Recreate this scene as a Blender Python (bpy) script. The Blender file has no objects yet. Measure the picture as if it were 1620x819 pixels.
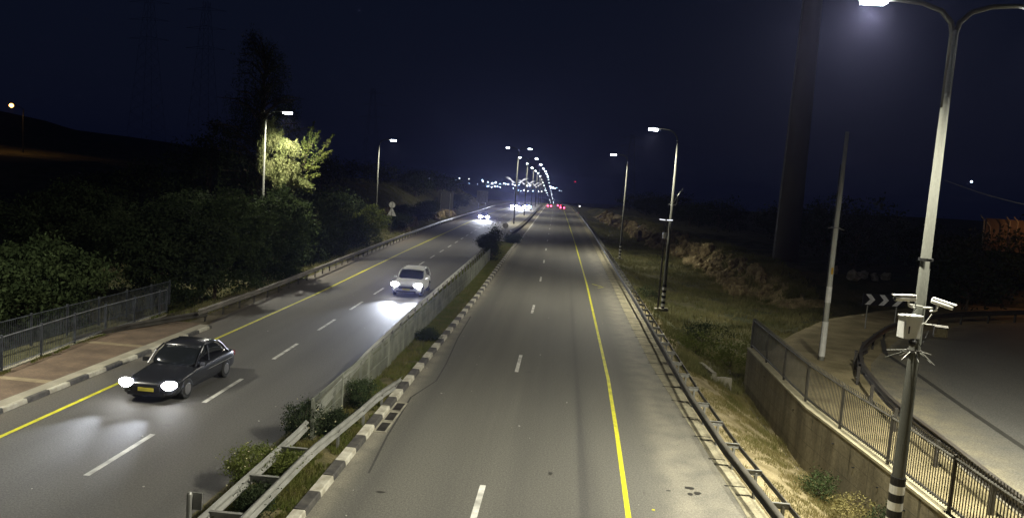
import bpy, math, random
import numpy as np
from mathutils import Vector, Matrix, noise as mnoise

# ------------------------------------------------------------------ camera, sky, exposure
SC = bpy.context.scene
COL = SC.collection
F = 1170.0; EYE = 7.6; ROLL = 0.07
_d = Vector((893 - 810, 409.5 - 300, -F))
_k = (_d[0] * math.sin(ROLL) + _d[1] * math.cos(ROLL)) / F
_u = Vector((math.sin(ROLL), math.cos(ROLL), _k)).normalized()
_d.normalize(); _x = _d.cross(_u)
cam_data = bpy.data.cameras.new('camera'); cam = bpy.data.objects.new('camera', cam_data); COL.objects.link(cam)
cam.matrix_world = Matrix.Translation((0, 0, EYE)) @ Matrix((_x, _d, _u)).to_4x4()
cam_data.sensor_width = 36.0; cam_data.lens = 36.0 * F / 1620.0
cam_data.clip_start = 0.1; cam_data.clip_end = 9000
SC.camera = cam

world = bpy.data.worlds.new('World'); SC.world = world; world.use_nodes = True
nt = world.node_tree; nt.nodes.clear()
out = nt.nodes.new('ShaderNodeOutputWorld')
sky = nt.nodes.new('ShaderNodeTexSky'); sky.sky_type = 'NISHITA'; sky.sun_disc = False
sky.sun_elevation = math.radians(1.0); sky.sun_rotation = math.radians(200); sky.air_density = 1.5
b1 = nt.nodes.new('ShaderNodeBackground'); nt.links.new(sky.outputs[0], b1.inputs[0]); b1.inputs[1].default_value = 0.0006
b2 = nt.nodes.new('ShaderNodeBackground'); b2.inputs[0].default_value = (0.0022, 0.0036, 0.0100, 1); b2.inputs[1].default_value = 1.0
ad = nt.nodes.new('ShaderNodeAddShader'); nt.links.new(b1.outputs[0], ad.inputs[0]); nt.links.new(b2.outputs[0], ad.inputs[1])
nt.links.new(ad.outputs[0], out.inputs[0])
SC.view_settings.view_transform = 'Standard'; SC.view_settings.look = 'None'
SC.view_settings.exposure = 0.18; SC.view_settings.gamma = 1.0
SC.render.engine = 'CYCLES'
SC.cycles.use_denoising = True
SC.cycles.max_bounces = 4; SC.cycles.diffuse_bounces = 2; SC.cycles.glossy_bounces = 2
SC.cycles.transparent_max_bounces = 8; SC.cycles.sample_clamp_indirect = 3.0

RNG = random.Random(7)
NR = np.random.RandomState(11)
LAMP_COL = (1.0, 0.96, 0.80)

# ------------------------------------------------------------------ materials
MATS = {}
def new_mat(name):
    m = bpy.data.materials.new(name); m.use_nodes = True
    m.node_tree.nodes.clear(); return m, m.node_tree
def mat(name, col, rough=0.8, col2=None, scale=3.0, metallic=0.0, bump=0.0, bscale=40.0, spec=0.3, detail=6, trans=0.0,
        stretch=(1, 1, 1), lo=0.35, hi=0.65, fine=0.0, fscale=60.0):
    """base colour with a noise blend towards col2, optional fine speckle and bump."""
    if name in MATS: return MATS[name]
    m, t = new_mat(name); N = t.nodes.new; L = t.links.new
    o = N('ShaderNodeOutputMaterial'); p = N('ShaderNodeBsdfPrincipled'); L(p.outputs[0], o.inputs[0])
    p.inputs['Roughness'].default_value = rough; p.inputs['Metallic'].default_value = metallic
    p.inputs['Specular IOR Level'].default_value = spec
    tc = N('ShaderNodeTexCoord'); mp = N('ShaderNodeMapping'); mp.inputs['Scale'].default_value = stretch
    L(tc.outputs['Object'], mp.inputs[0])
    if col2 is None: col2 = tuple(c * 0.7 for c in col)
    nz = N('ShaderNodeTexNoise'); nz.inputs['Scale'].default_value = scale; nz.inputs['Detail'].default_value = detail
    L(mp.outputs[0], nz.inputs['Vector'])
    mr = N('ShaderNodeMapRange'); mr.inputs[1].default_value = lo; mr.inputs[2].default_value = hi; L(nz.outputs[0], mr.inputs[0])
    mx = N('ShaderNodeMix'); mx.data_type = 'RGBA'; mx.inputs[6].default_value = (*col, 1); mx.inputs[7].default_value = (*col2, 1)
    L(mr.outputs[0], mx.inputs[0]); last = mx.outputs[2]
    if fine > 0:
        n2 = N('ShaderNodeTexNoise'); n2.inputs['Scale'].default_value = fscale; n2.inputs['Detail'].default_value = 3
        L(tc.outputs['Object'], n2.inputs['Vector'])
        m2 = N('ShaderNodeMapRange'); m2.inputs[1].default_value = 0.25; m2.inputs[2].default_value = 0.75
        m2.inputs[3].default_value = 1 - fine; m2.inputs[4].default_value = 1 + fine; L(n2.outputs[0], m2.inputs[0])
        vm = N('ShaderNodeVectorMath'); vm.operation = 'SCALE'; L(last, vm.inputs[0]); L(m2.outputs[0], vm.inputs['Scale']); last = vm.outputs[0]
    L(last, p.inputs['Base Color'])
    if bump > 0:
        nb = N('ShaderNodeTexNoise'); nb.inputs['Scale'].default_value = bscale; nb.inputs['Detail'].default_value = 4
        L(tc.outputs['Object'], nb.inputs['Vector'])
        bp = N('ShaderNodeBump'); bp.inputs['Strength'].default_value = bump; bp.inputs['Distance'].default_value = 0.05
        L(nb.outputs[0], bp.inputs['Height']); L(bp.outputs[0], p.inputs['Normal'])
    if trans > 0:
        p.inputs['Transmission Weight'].default_value = trans
    MATS[name] = m; return m
def emit(name, col, s):
    if name in MATS: return MATS[name]
    m, t = new_mat(name); o = t.nodes.new('ShaderNodeOutputMaterial'); e = t.nodes.new('ShaderNodeEmission')
    e.inputs[0].default_value = (*col, 1); e.inputs[1].default_value = s; t.links.new(e.outputs[0], o.inputs[0])
    try: m.cycles.emission_sampling = 'NONE'
    except Exception: pass
    MATS[name] = m; return m
def leaf_mat(name, col, col2, scale=0.8):
    if name in MATS: return MATS[name]
    m, t = new_mat(name); N = t.nodes.new; L = t.links.new
    o = N('ShaderNodeOutputMaterial'); d = N('ShaderNodeBsdfPrincipled'); tr = N('ShaderNodeBsdfTranslucent')
    d.inputs['Roughness'].default_value = 0.85; d.inputs['Specular IOR Level'].default_value = 0.08
    tc = N('ShaderNodeTexCoord'); nz = N('ShaderNodeTexNoise'); nz.inputs['Scale'].default_value = scale; nz.inputs['Detail'].default_value = 8
    L(tc.outputs['Object'], nz.inputs['Vector'])
    mr = N('ShaderNodeMapRange'); mr.inputs[1].default_value = 0.35; mr.inputs[2].default_value = 0.65; L(nz.outputs[0], mr.inputs[0])
    mx = N('ShaderNodeMix'); mx.data_type = 'RGBA'; mx.inputs[6].default_value = (*col, 1); mx.inputs[7].default_value = (*col2, 1)
    L(mr.outputs[0], mx.inputs[0]); L(mx.outputs[2], d.inputs['Base Color']); L(mx.outputs[2], tr.inputs['Color'])
    ms = N('ShaderNodeMixShader'); ms.inputs[0].default_value = 0.3; L(d.outputs[0], ms.inputs[1]); L(tr.outputs[0], ms.inputs[2])
    L(ms.outputs[0], o.inputs[0]); MATS[name] = m; return m
def asphalt(name, col, wheel, dirt, amt=0.35, lane=None):
    """asphalt: speckle, long wheel tracks and broad patches; lane = list of track centres relative to the vertex attribute u"""
    m, t = new_mat(name); N = t.nodes.new; L = t.links.new
    o = N('ShaderNodeOutputMaterial'); p = N('ShaderNodeBsdfPrincipled'); L(p.outputs[0], o.inputs[0])
    p.inputs['Roughness'].default_value = 0.72; p.inputs['Specular IOR Level'].default_value = 0.35
    tc = N('ShaderNodeTexCoord')
    def noise(sc, det=5, st=(1, 1, 1), dist=0.0):
        mp = N('ShaderNodeMapping'); mp.inputs['Scale'].default_value = st; L(tc.outputs['Object'], mp.inputs[0])
        n = N('ShaderNodeTexNoise'); n.inputs['Scale'].default_value = sc; n.inputs['Detail'].default_value = det; n.inputs['Distortion'].default_value = dist
        L(mp.outputs[0], n.inputs['Vector']); return n.outputs[0]
    def rng(v, a, b, c=0.0, d=1.0):
        r = N('ShaderNodeMapRange'); r.inputs[1].default_value = a; r.inputs[2].default_value = b; r.inputs[3].default_value = c; r.inputs[4].default_value = d
        L(v, r.inputs[0]); return r.outputs[0]
    def mix(f, a, b):
        x = N('ShaderNodeMix'); x.data_type = 'RGBA'; L(f, x.inputs[0])
        for s, v in ((6, a), (7, b)):
            if isinstance(v, tuple): x.inputs[s].default_value = (*v, 1)
            else: L(v, x.inputs[s])
        return x.outputs[2]
    c = mix(rng(noise(0.35, 6, (1, 0.25, 1)), 0.35, 0.65), col, tuple(a * 0.86 for a in col))
    c = mix(rng(noise(1.1, 4, (1, 0.02, 1)), 0.5, 0.72, 0, amt), c, wheel)          # long worn streaks
    at = N('ShaderNodeAttribute'); at.attribute_name = 'track'
    mt = N('ShaderNodeMath'); mt.operation = 'MULTIPLY'; L(at.outputs['Fac'], mt.inputs[0]); L(rng(noise(0.5, 5, (1, 0.12, 1)), 0.3, 0.7, 0.25, 0.9), mt.inputs[1])
    c = mix(mt.outputs[0], c, wheel)
    a2 = N('ShaderNodeAttribute'); a2.attribute_name = 'dust'
    md = N('ShaderNodeMath'); md.operation = 'MULTIPLY'; L(a2.outputs['Fac'], md.inputs[0]); L(rng(noise(1.3, 8), 0.3, 0.62, 0.3, 1.0), md.inputs[1])
    c = mix(md.outputs[0], c, dirt)
    c = mix(rng(noise(2.6, 8, (1, 1, 1), 1.0), 0.70, 0.74, 0, 0.5), c, tuple(a * 0.5 for a in col))   # oil and tar stains
    n2 = rng(noise(30, 4), 0.25, 0.75, 0.55, 1.45)
    n3 = rng(noise(16, 2), 0.3, 0.75, 0.85, 1.25)
    mu = N('ShaderNodeMath'); mu.operation = 'MULTIPLY'; L(n2, mu.inputs[0]); L(n3, mu.inputs[1])
    vm = N('ShaderNodeVectorMath'); vm.operation = 'SCALE'; L(c, vm.inputs[0]); L(mu.outputs[0], vm.inputs['Scale'])
    L(vm.outputs[0], p.inputs['Base Color'])
    bp = N('ShaderNodeBump'); bp.inputs['Strength'].default_value = 0.35; bp.inputs['Distance'].default_value = 0.01
    L(noise(90, 3), bp.inputs['Height']); L(bp.outputs[0], p.inputs['Normal'])
    MATS[name] = m; return m

M_ASPH = asphalt('asphalt_right', (0.108, 0.104, 0.089), (0.064, 0.062, 0.056), (0.22, 0.205, 0.16), 0.5)
M_ASPL = asphalt('asphalt_left', (0.096, 0.092, 0.083), (0.058, 0.056, 0.052), (0.12, 0.10, 0.075))
M_ASPS = asphalt('asphalt_side', (0.115, 0.113, 0.102), (0.08, 0.078, 0.07), (0.23, 0.205, 0.135), 0.15)
M_GROUND = mat('earth_and_scrub', (0.11, 0.10, 0.05), 0.95, (0.05, 0.055, 0.024), 0.5, bump=0.8, bscale=5, fine=0.35, fscale=9)
M_SAND = mat('sandy_soil', (0.27, 0.225, 0.125), 0.95, (0.16, 0.135, 0.07), 0.9, bump=0.6, bscale=12, fine=0.3, fscale=22)
M_VERGE = mat('dry_verge_soil', (0.34, 0.285, 0.165), 0.95, (0.19, 0.155, 0.075), 1.6, bump=0.8, bscale=14, fine=0.35, fscale=26)
M_CONC = mat('pale_concrete', (0.33, 0.31, 0.24), 0.85, (0.22, 0.205, 0.16), 1.3, bump=0.2, bscale=30, fine=0.12)
M_CONCW = mat('board_marked_concrete', (0.215, 0.19, 0.125), 0.85, (0.115, 0.10, 0.065), 1.6, bump=0.25, bscale=12, stretch=(1, 1, 0.22), fine=0.2, fscale=8)
M_PILLAR = mat('dark_concrete_pillar', (0.17, 0.16, 0.16), 0.9, (0.11, 0.10, 0.10), 0.25, stretch=(1, 1, .3))
M_WHITE = mat('road_paint_white', (0.58, 0.57, 0.52), 0.7, (0.26, 0.255, 0.23), 2.5, fine=0.3, fscale=10, lo=0.42, hi=0.7)
M_YEL = mat('road_paint_yellow', (0.64, 0.62, 0.02), 0.6, (0.44, 0.42, 0.03), 2.2, fine=0.2, fscale=12)
M_KW = mat('kerb_paint_white', (0.50, 0.48, 0.40), 0.8, (0.30, 0.28, 0.22), 4, fine=0.15)
M_KB = mat('kerb_paint_black', (0.045, 0.043, 0.042), 0.7, (0.09, 0.085, 0.075), 5, fine=0.15)
M_STEEL = mat('galvanised_steel', (0.30, 0.30, 0.275), 0.5, (0.20, 0.20, 0.18), 1.5, metallic=0.35, fine=0.08, fscale=20)
M_DSTEEL = mat('dull_dark_steel', (0.10, 0.095, 0.085), 0.5, (0.06, 0.055, 0.05), 1.5, metallic=0.5)
M_POLE = mat('pole_steel', (0.105, 0.107, 0.092), 0.85, (0.08, 0.082, 0.07), 2.0, spec=0.12, stretch=(1, 1, 0.3), fine=0.1, fscale=18)
M_FENCE = mat('grey_green_fence_wire', (0.28, 0.29, 0.235), 0.75, (0.19, 0.20, 0.165), 1.2, lo=.4, hi=.6, spec=.15)
M_PICKET = mat('picket_steel', (0.07, 0.066, 0.055), 0.6, (0.045, 0.042, 0.035), 3)
M_DFENCE = mat('dark_fence_paint', (0.085, 0.095, 0.11), 0.45, (0.05, 0.055, 0.065), 3, metallic=0.2)
M_WPAINT = mat('white_enamel', (0.72, 0.72, 0.68), 0.4, (0.60, 0.60, 0.56), 4, fine=0.04)
M_BLACK = mat('black_rubber', (0.02, 0.02, 0.02), 0.6)
M_SIGNBACK = mat('sign_back_alu', (0.34, 0.34, 0.32), 0.5, (0.25, 0.25, 0.23), 3, metallic=0.3)
M_ROCK = mat('limestone_rock', (0.36, 0.29, 0.15), 0.9, (0.15, 0.11, 0.06), 1.1, bump=1.0, bscale=5, fine=0.3, fscale=8)
M_ROCKW = mat('pale_rock', (0.38, 0.35, 0.29), 0.9, (0.2, 0.18, 0.14), 1.6, bump=1.0, bscale=5)
M_BARK = mat('bark', (0.11, 0.085, 0.06), 0.9, (0.06, 0.045, 0.03), 4, bump=0.8, bscale=12)
M_LEAF = leaf_mat('leaf_mid_green', (0.060, 0.082, 0.032), (0.036, 0.054, 0.022))
M_LEAFD = leaf_mat('leaf_dark_green', (0.042, 0.056, 0.026), (0.024, 0.036, 0.017))
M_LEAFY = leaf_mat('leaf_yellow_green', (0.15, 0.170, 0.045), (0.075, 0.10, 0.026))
M_LEAFLIT = leaf_mat('leaf_lamplit_pale', (0.23, 0.24, 0.105), (0.12, 0.14, 0.05))  # lit side of the weeping tree, lamplight put into the leaf colour
M_GRASS = leaf_mat('grass_green', (0.095, 0.125, 0.025), (0.16, 0.145, 0.05), 1.2)
M_GRASSD = leaf_mat('grass_dry', (0.26, 0.22, 0.095), (0.15, 0.145, 0.05), 0.9)
M_GRASSW = leaf_mat('grass_slope', (0.27, 0.25, 0.115), (0.125, 0.135, 0.052), 0.35)
M_FLOWER = mat('pale_blossom', (0.55, 0.50, 0.30), 0.7)
M_LENS = emit('lamp_lens_white', (0.92, 0.95, 1.0), 60)
M_LENSFAR = emit('lamp_lens_far', (0.88, 0.94, 1.0), 60)
M_HEAD = emit('headlight_white', (0.95, 0.96, 1.0), 60)
M_HEADFAR = emit('headlight_far', (0.82, 0.86, 1.0), 90)
M_HEADBLUE = emit('headlight_blue', (0.40, 0.62, 1.0), 120)
M_TAIL = emit('tail_light_red', (1.0, 0.06, 0.14), 14)
M_SODIUM = emit('sodium_lamp', (1.0, 0.42, 0.08), 14)
M_CITY = emit('town_light_white', (0.70, 0.84, 1.0), 22)
M_CITYB = emit('town_light_blue', (0.40, 0.66, 1.0), 18)
M_CITYW = emit('town_light_warm', (0.95, 0.92, 0.85), 8)
M_WIN = emit('lit_window', (0.55, 0.78, 1.0), .55)
M_REDB = emit('red_beacon', (1.0, 0.02, 0.06), 3)
M_PAINT_D = mat('car_paint_dark', (0.018, 0.019, 0.024), 0.25, (0.016, 0.017, 0.02), 2, spec=0.6)
M_PAINT_W = mat('car_paint_white', (0.62, 0.62, 0.60), 0.3, (0.58, 0.58, 0.56), 2, spec=0.6)
M_PAINT_S = mat('car_paint_silver', (0.25, 0.25, 0.27), 0.3, (0.22, 0.22, 0.24), 2, metallic=0.5)
M_CGLASS = mat('car_glass', (0.012, 0.014, 0.016), 0.08, (0.012, 0.014, 0.016), 2, spec=0.6)
M_TYRE = mat('tyre', (0.02, 0.02, 0.02), 0.85); M_RIM = mat('alloy_rim', (0.4, 0.4, 0.42), 0.3, metallic=0.8)
M_PLATE = mat('number_plate_yellow', (0.7, 0.6, 0.08), 0.5)
M_TRIM = mat('black_trim', (0.018, 0.018, 0.02), 0.5)
M_YTAG = mat('orange_tag', (0.6, 0.36, 0.04), 0.6)

def brick_mat():
    m, t = new_mat('brick_paving'); N = t.nodes.new; L = t.links.new
    o = N('ShaderNodeOutputMaterial'); p = N('ShaderNodeBsdfPrincipled'); L(p.outputs[0], o.inputs[0]); p.inputs['Roughness'].default_value = 0.85
    tc = N('ShaderNodeTexCoord'); b = N('ShaderNodeTexBrick'); L(tc.outputs['Object'], b.inputs['Vector'])
    b.inputs['Color1'].default_value = (0.155, 0.105, 0.068, 1); b.inputs['Color2'].default_value = (0.115, 0.076, 0.050, 1); b.inputs['Mortar'].default_value = (0.10, 0.08, 0.055, 1)
    b.inputs['Scale'].default_value = 5.0; b.inputs['Mortar Size'].default_value = 0.03
    nz = N('ShaderNodeTexNoise'); nz.inputs['Scale'].default_value = 1.2; nz.inputs['Detail'].default_value = 8; L(tc.outputs['Object'], nz.inputs['Vector'])
    mr = N('ShaderNodeMapRange'); mr.inputs[1].default_value = 0.3; mr.inputs[2].default_value = 0.7; mr.inputs[3].default_value = 0.65; mr.inputs[4].default_value = 1.25; L(nz.outputs[0], mr.inputs[0])
    vm = N('ShaderNodeVectorMath'); vm.operation = 'SCALE'; L(b.outputs[0], vm.inputs[0]); L(mr.outputs[0], vm.inputs['Scale']); L(vm.outputs[0], p.inputs['Base Color'])
    return m
M_BRICK = brick_mat()

# ------------------------------------------------------------------ mesh helpers
class MB:
    def __init__(s): s.v = []; s.f = []; s.mi = []; s.m = 0
    def add(s, vs, fs):
        o = len(s.v); s.v += [tuple(v) for v in vs]
        for f in fs: s.f.append(tuple(i + o for i in f)); s.mi.append(s.m)
    def box(s, c, d, rz=0.0, rx=0.0, ry=0.0):
        R = Matrix.Rotation(rz, 3, 'Z') @ Matrix.Rotation(ry, 3, 'Y') @ Matrix.Rotation(rx, 3, 'X')
        vs = [Vector(c) + R @ Vector((x * d[0] / 2, y * d[1] / 2, z * d[2] / 2)) for z in (-1, 1) for x, y in ((-1, -1), (1, -1), (1, 1), (-1, 1))]
        s.add(vs, [(0, 3, 2, 1), (4, 5, 6, 7), (0, 1, 5, 4), (1, 2, 6, 5), (2, 3, 7, 6), (3, 0, 4, 7)]); return s
    def tube(s, pts, r, n=8, cap=True):
        pts = [Vector(p) for p in pts]; rs = r if isinstance(r, (list, tuple)) else [r] * len(pts)
        t0 = (pts[1] - pts[0]).normalized(); a = Vector((0, 0, 1)) if abs(t0.z) < 0.9 else Vector((1, 0, 0))
        nrm = t0.cross(a).normalized(); vs = []
        for i, p in enumerate(pts):
            t = (pts[min(i + 1, len(pts) - 1)] - pts[max(i - 1, 0)]).normalized()
            nrm = (nrm - t * nrm.dot(t)).normalized(); b = t.cross(nrm)
            for k in range(n):
                q = 2 * math.pi * k / n; vs.append(p + (nrm * math.cos(q) + b * math.sin(q)) * rs[i])
        fs = [(i * n + k, i * n + (k + 1) % n, (i + 1) * n + (k + 1) % n, (i + 1) * n + k) for i in range(len(pts) - 1) for k in range(n)]
        if cap: fs += [tuple(range(n))[::-1], tuple((len(pts) - 1) * n + k for k in range(n))]
        s.add(vs, fs); return s
    def sweep(s, path, prof, closed=False):
        """sweep a profile of (sideways, up) along a horizontal path; sideways is to the right of travel"""
        P = [Vector(p) for p in path]; vs = []; m = len(prof)
        for i, p in enumerate(P):
            t = (P[min(i + 1, len(P) - 1)] - P[max(i - 1, 0)]); t.z = 0; t.normalize(); n = Vector((t.y, -t.x, 0))
            for a, b in prof: vs.append(p + n * a + Vector((0, 0, b)))
        fs = []
        for i in range(len(P) - 1):
            for k in range(m if closed else m - 1):
                fs.append((i * m + k, i * m + (k + 1) % m, (i + 1) * m + (k + 1) % m, (i + 1) * m + k))
        if closed: fs += [tuple(range(m))[::-1], tuple((len(P) - 1) * m + k for k in range(m))]
        s.add(vs, fs); return s
    def build(s, name, mats, parent=None, smooth=False, **props):
        me = bpy.data.meshes.new(name); me.from_pydata(s.v, [], s.f); me.validate()
        for m in (mats if isinstance(mats, (list, tuple)) else [mats]): me.materials.append(m)
        if any(s.mi) and len(me.polygons) == len(s.mi): me.polygons.foreach_set('material_index', s.mi)
        if smooth: me.polygons.foreach_set('use_smooth', [True] * len(me.polygons))
        me.update(); o = bpy.data.objects.new(name, me); COL.objects.link(o)
        if parent is not None: o.parent = parent
        for k, v in props.items(): o[k] = v
        return o
def np_mesh(name, V, nper, m, parent=None, **props):
    """V: (n*nper,3) array of separate nper-gons"""
    V = np.asarray(V, np.float32); n = len(V) // nper
    me = bpy.data.meshes.new(name); me.vertices.add(len(V)); me.vertices.foreach_set('co', V.ravel())
    me.loops.add(len(V)); me.loops.foreach_set('vertex_index', np.arange(len(V), dtype=np.int32))
    me.polygons.add(n); me.polygons.foreach_set('loop_start', np.arange(0, len(V), nper, dtype=np.int32))
    me.update(calc_edges=True); me.materials.append(m)
    o = bpy.data.objects.new(name, me); COL.objects.link(o)
    if parent is not None: o.parent = parent
    for k, v in props.items(): o[k] = v
    return o
def thing(name, loc, label, cat, group=None, rz=0.0):
    o = bpy.data.objects.new(name, None); COL.objects.link(o); o.location = loc; o.rotation_euler = (0, 0, rz); o.empty_display_size = 0.2
    o['label'] = label; o['category'] = cat
    if group: o['group'] = group
    return o
def copy_tree(o, parent=None):
    c = o.copy(); COL.objects.link(c); c.parent = parent
    for ch in list(o.children): copy_tree(ch, c)
    return c
def sstep(a, b, x):
    t = np.clip((x - a) / (b - a), 0, 1); return t * t * (3 - 2 * t)

# ------------------------------------------------------------------ road alignment (metres, measured from the bridge)
def zr(Y):
    """the road runs level, then falls away beyond the crest"""
    d = np.maximum(np.asarray(Y, float) - 340, 0)
    return np.where(d < 200, -0.00011 * d * d, -4.4 - 0.044 * (d - 200))
def table(*p):
    ys = [a for a, b in p]; xs = [b for a, b in p]
    def f(Y):
        Y = np.asarray(Y, float); r = np.interp(Y, ys, xs)
        return r - 0.0095 * np.maximum(Y - 400, 0)
    return f
yR = table((-30, 2.0), (17, 2.1), (23, 2.25), (30, 2.38), (60, 2.42), (89, 2.24), (109, 2.1), (129, 1.91), (159, 1.62), (212, 1.06), (285, 0.3), (400, -1.0))
dR = table((-30, -1.6), (17, -1.5), (30, -1.4), (60, -1.4), (76, -1.55), (107, -1.9), (141, -2.24), (189, -2.72), (246, -3.35), (274, -3.66), (400, -4.9))
kR = table((-30, -5.15), (50, -5.17), (70, -5.45), (99, -5.75), (119, -5.98), (147, -6.19), (191, -6.6), (285, -7.4), (400, -8.5))
eR = table((-30, 5.1), (17, 5.05), (21, 4.95), (33, 4.5), (45, 4.45), (74, 4.6), (122, 4.72), (167, 4.6), (235, 4.3), (300, 3.45), (400, 2.4))
gR = table((-30, 5.5), (16, 5.37), (21, 5.09), (26, 5.0), (34, 5.08), (47, 5.2), (75, 5.3), (125, 5.4), (200, 5.1), (260, 4.5), (300, 4.0), (400, 2.9))
yL = table((-30, -14.3), (18, -14.5), (31, -14.8), (45, -15.05), (76, -16.2), (142, -18.1), (200, -18.9), (245, -19.1), (300, -18.0), (400, -17.2))
dL = table((-30, -10.8), (17, -10.9), (28, -11.15), (50, -11.9), (68, -12.55), (94, -13.25), (122, -14.08), (200, -15.0), (250, -15.3), (300, -14.9), (400, -14.4))
kL = table((-30, -7.5), (20, -7.5), (30, -8.0), (38, -8.2), (72, -8.75), (99, -9.3), (119, -10.1), (167, -11.15), (225, -12.0), (269, -12.3), (310, -11.8), (400, -11.9))
gL = table((20, -16.6), (33, -16.85), (42, -17.0), (64.6, -18.2), (91, -19.5), (127, -20.9), (197, -22.1), (245, -23.3), (284, -22.8), (314, -20.2), (400, -19.4))
mB = table((5, -6.65), (19, -6.62), (28, -7.2), (38, -7.5), (70, -8.0), (95, -8.4))
wallX = table((-5, 9.3), (12, 9.2), (16.4, 9.16), (19.3, 9.03), (24.4, 8.68), (34.2, 9.08), (34.6, 9.1))
bankX = table((58, 26), (64, 18.0), (69, 15.3), (77, 16.6), (95, 16.3), (122, 14.8), (157, 13.8), (224, 11.5), (300, 9), (400, 9))
SIDE = [(10.0, 5.0), (10.1, 12.0), (10.23, 15.9), (10.54, 19.3), (10.69, 22.0), (10.85, 24.0), (11.35, 26.3), (12.01, 29.3), (13.4, 32.9), (14.9, 35.5), (17.6, 39.9), (20.9, 43.9), (25.5, 48.0), (33, 52.5), (45, 57), (70, 62)]
def side_x(Y):   # the curved guard rail of the side road as X(Y)
    return np.interp(Y, [b for a, b in SIDE], [a for a, b in SIDE])
def lump(X, Y, s, seed=0.0):
    return (np.sin(X / s * 1.7 + seed) * np.cos(Y / s * 1.3 - seed * 2) + 0.5 * np.sin(X / s * 3.9 + Y / s * 2.7 + seed) + 0.3 * np.cos(X / s * 7.1 - Y / s * 6.3)) / 1.8
def ground_z(X, Y):
    X = np.asarray(X, float); Y = np.asarray(Y, float)
    z = zr(Y) - 0.06
    # left of the left carriageway
    gl = np.where(Y < 34, -20.6, gL(np.maximum(Y, 34)) - 1.0)
    dl = gl - X
    dip = (-1.6 - 2.2 * (1 - sstep(34, 42, Y))) * sstep(0.3, 5, dl) * (1 - sstep(60, 95, Y))
    bank = (6.0 + 0.9 * lump(X, Y, 9)) * sstep(0.5, 13, dl) * sstep(72, 112, Y) * (1 - sstep(230, 330, Y))
    hill = sstep(30, 230, dl) * (5 + 15 * sstep(60, 220, -X)) * sstep(50, 170, Y)
    z = z + np.where(dl > 0, dip + bank + hill + 0.12 * lump(X, Y, 2.5) * sstep(0, 3, dl), 0)
    # right of the right carriageway
    dr = X - gR(Y) - 0.7
    near = Y < 34.5
    wx = wallX(np.minimum(Y, 34.5))
    zv = -0.95 * sstep(0.2, 3.0, dr) + 0.05 * lump(X, Y, 1.2, 2) * sstep(0, 1, dr)
    plat = 0.92 + 0 * X
    edge = np.interp(Y, [34.5, 36, 40, 46, 52, 60], [9.9, 10.4, 11.8, 15.5, 21, 30])
    mixv = sstep(-1.2, 1.2, X - edge)
    far = zv * (1 - 0.5 * sstep(45, 90, Y)) * (1 - mixv) + plat * mixv + 0.12 * lump(X, Y, 3, 1) * sstep(1.0, 4, dr) * (1 - mixv)
    bx = bankX(np.maximum(Y, 58)); rise = sstep(-0.4, 3.2, X - bx) * (2.3 + 0.4 * lump(X, Y, 5)) * sstep(60, 70, Y) * (1 - sstep(260, 340, Y))
    back = sstep(10, 200, X - bx) * 6 * sstep(70, 160, Y)
    far = far + rise * (1 - 0.6 * mixv) + back + 1.9 * sstep(62, 78, Y) * mixv * 0
    z = z + np.where(dr > 0, np.where(near & (X > wx + 0.16), plat + 0.06, np.where(near, zv, far)), 0)
    # distant ridge
    z = z + sstep(1100, 2100, Y) * (44 + 14 * lump(X, Y, 420, 3)) + sstep(1900, 4200, Y) * 16
    return z
def gz(x, y): return float(ground_z(np.array([x]), np.array([y]))[0])

def grid_lines(segs):
    r = [segs[0][0]]
    for a, b, st in segs:
        n = max(1, int(round((b - a) / st))); r += list(np.linspace(a, b, n + 1)[1:])
    return np.array(r)
gx = grid_lines([(-4000, -1000, 300), (-1000, -300, 70), (-300, -80, 12), (-80, -30, 2.0), (-30, -15, 0.6), (-15, 5, 2.0), (5, 8.2, 0.3), (8.2, 10, 0.12), (10, 30, 0.6), (30, 80, 2.0), (80, 300, 12), (300, 1000, 70), (1000, 4000, 300)])
gy = grid_lines([(-60, 6, 4), (6, 60, 0.6), (60, 130, 1.2), (130, 400, 5), (400, 1200, 20), (1200, 5000, 90)])
GX, GY = np.meshgrid(gx, gy)
GZ = ground_z(GX, GY)
nx, ny = len(gx), len(gy)
V = np.stack([GX, GY, GZ], -1).reshape(-1, 3)
idx = np.arange(nx * ny).reshape(ny, nx)
Q = np.stack([idx[:-1, :-1], idx[:-1, 1:], idx[1:, 1:], idx[1:, :-1]], -1).reshape(-1, 4)
me = bpy.data.meshes.new('ground'); me.from_pydata(V.tolist(), [], Q.tolist())
me.materials.append(M_GROUND); me.materials.append(M_SAND); me.materials.append(M_VERGE); me.materials.append(M_ROCK)
cx = V[Q].mean(1)
mi = np.zeros(len(Q), int)
side_zone = (cx[:, 1] < 60) & (cx[:, 0] > np.interp(cx[:, 1], [0, 34.4, 34.6, 36, 40, 46, 52, 60], [9, 9, 10.0, 10.4, 11.9, 16, 22, 34]) + 0.35 * lump(cx[:, 0], cx[:, 1], 0.9)) & (cx[:, 0] < side_x(cx[:, 1]) + 6)
mi[side_zone] = 1
verge = (cx[:, 1] < 60) & (cx[:, 0] > 4) & (cx[:, 0] < np.interp(cx[:, 1], [0, 30, 34, 60], [8.9, 8.9, 7.2, 6.0]) + 0.25 * lump(cx[:, 0], cx[:, 1], 0.8))
mi[verge] = 2
rock_zone = (cx[:, 1] > 63) & (cx[:, 1] < 245) & (np.abs(cx[:, 0] - bankX(np.maximum(cx[:, 1], 58)) - 1.3) < 2.2 + .6 * lump(cx[:, 0], cx[:, 1], 2.3))
mi[rock_zone] = 3
me.polygons.foreach_set('material_index', mi.tolist()); me.polygons.foreach_set('use_smooth', [True] * len(Q)); me.update()
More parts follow.
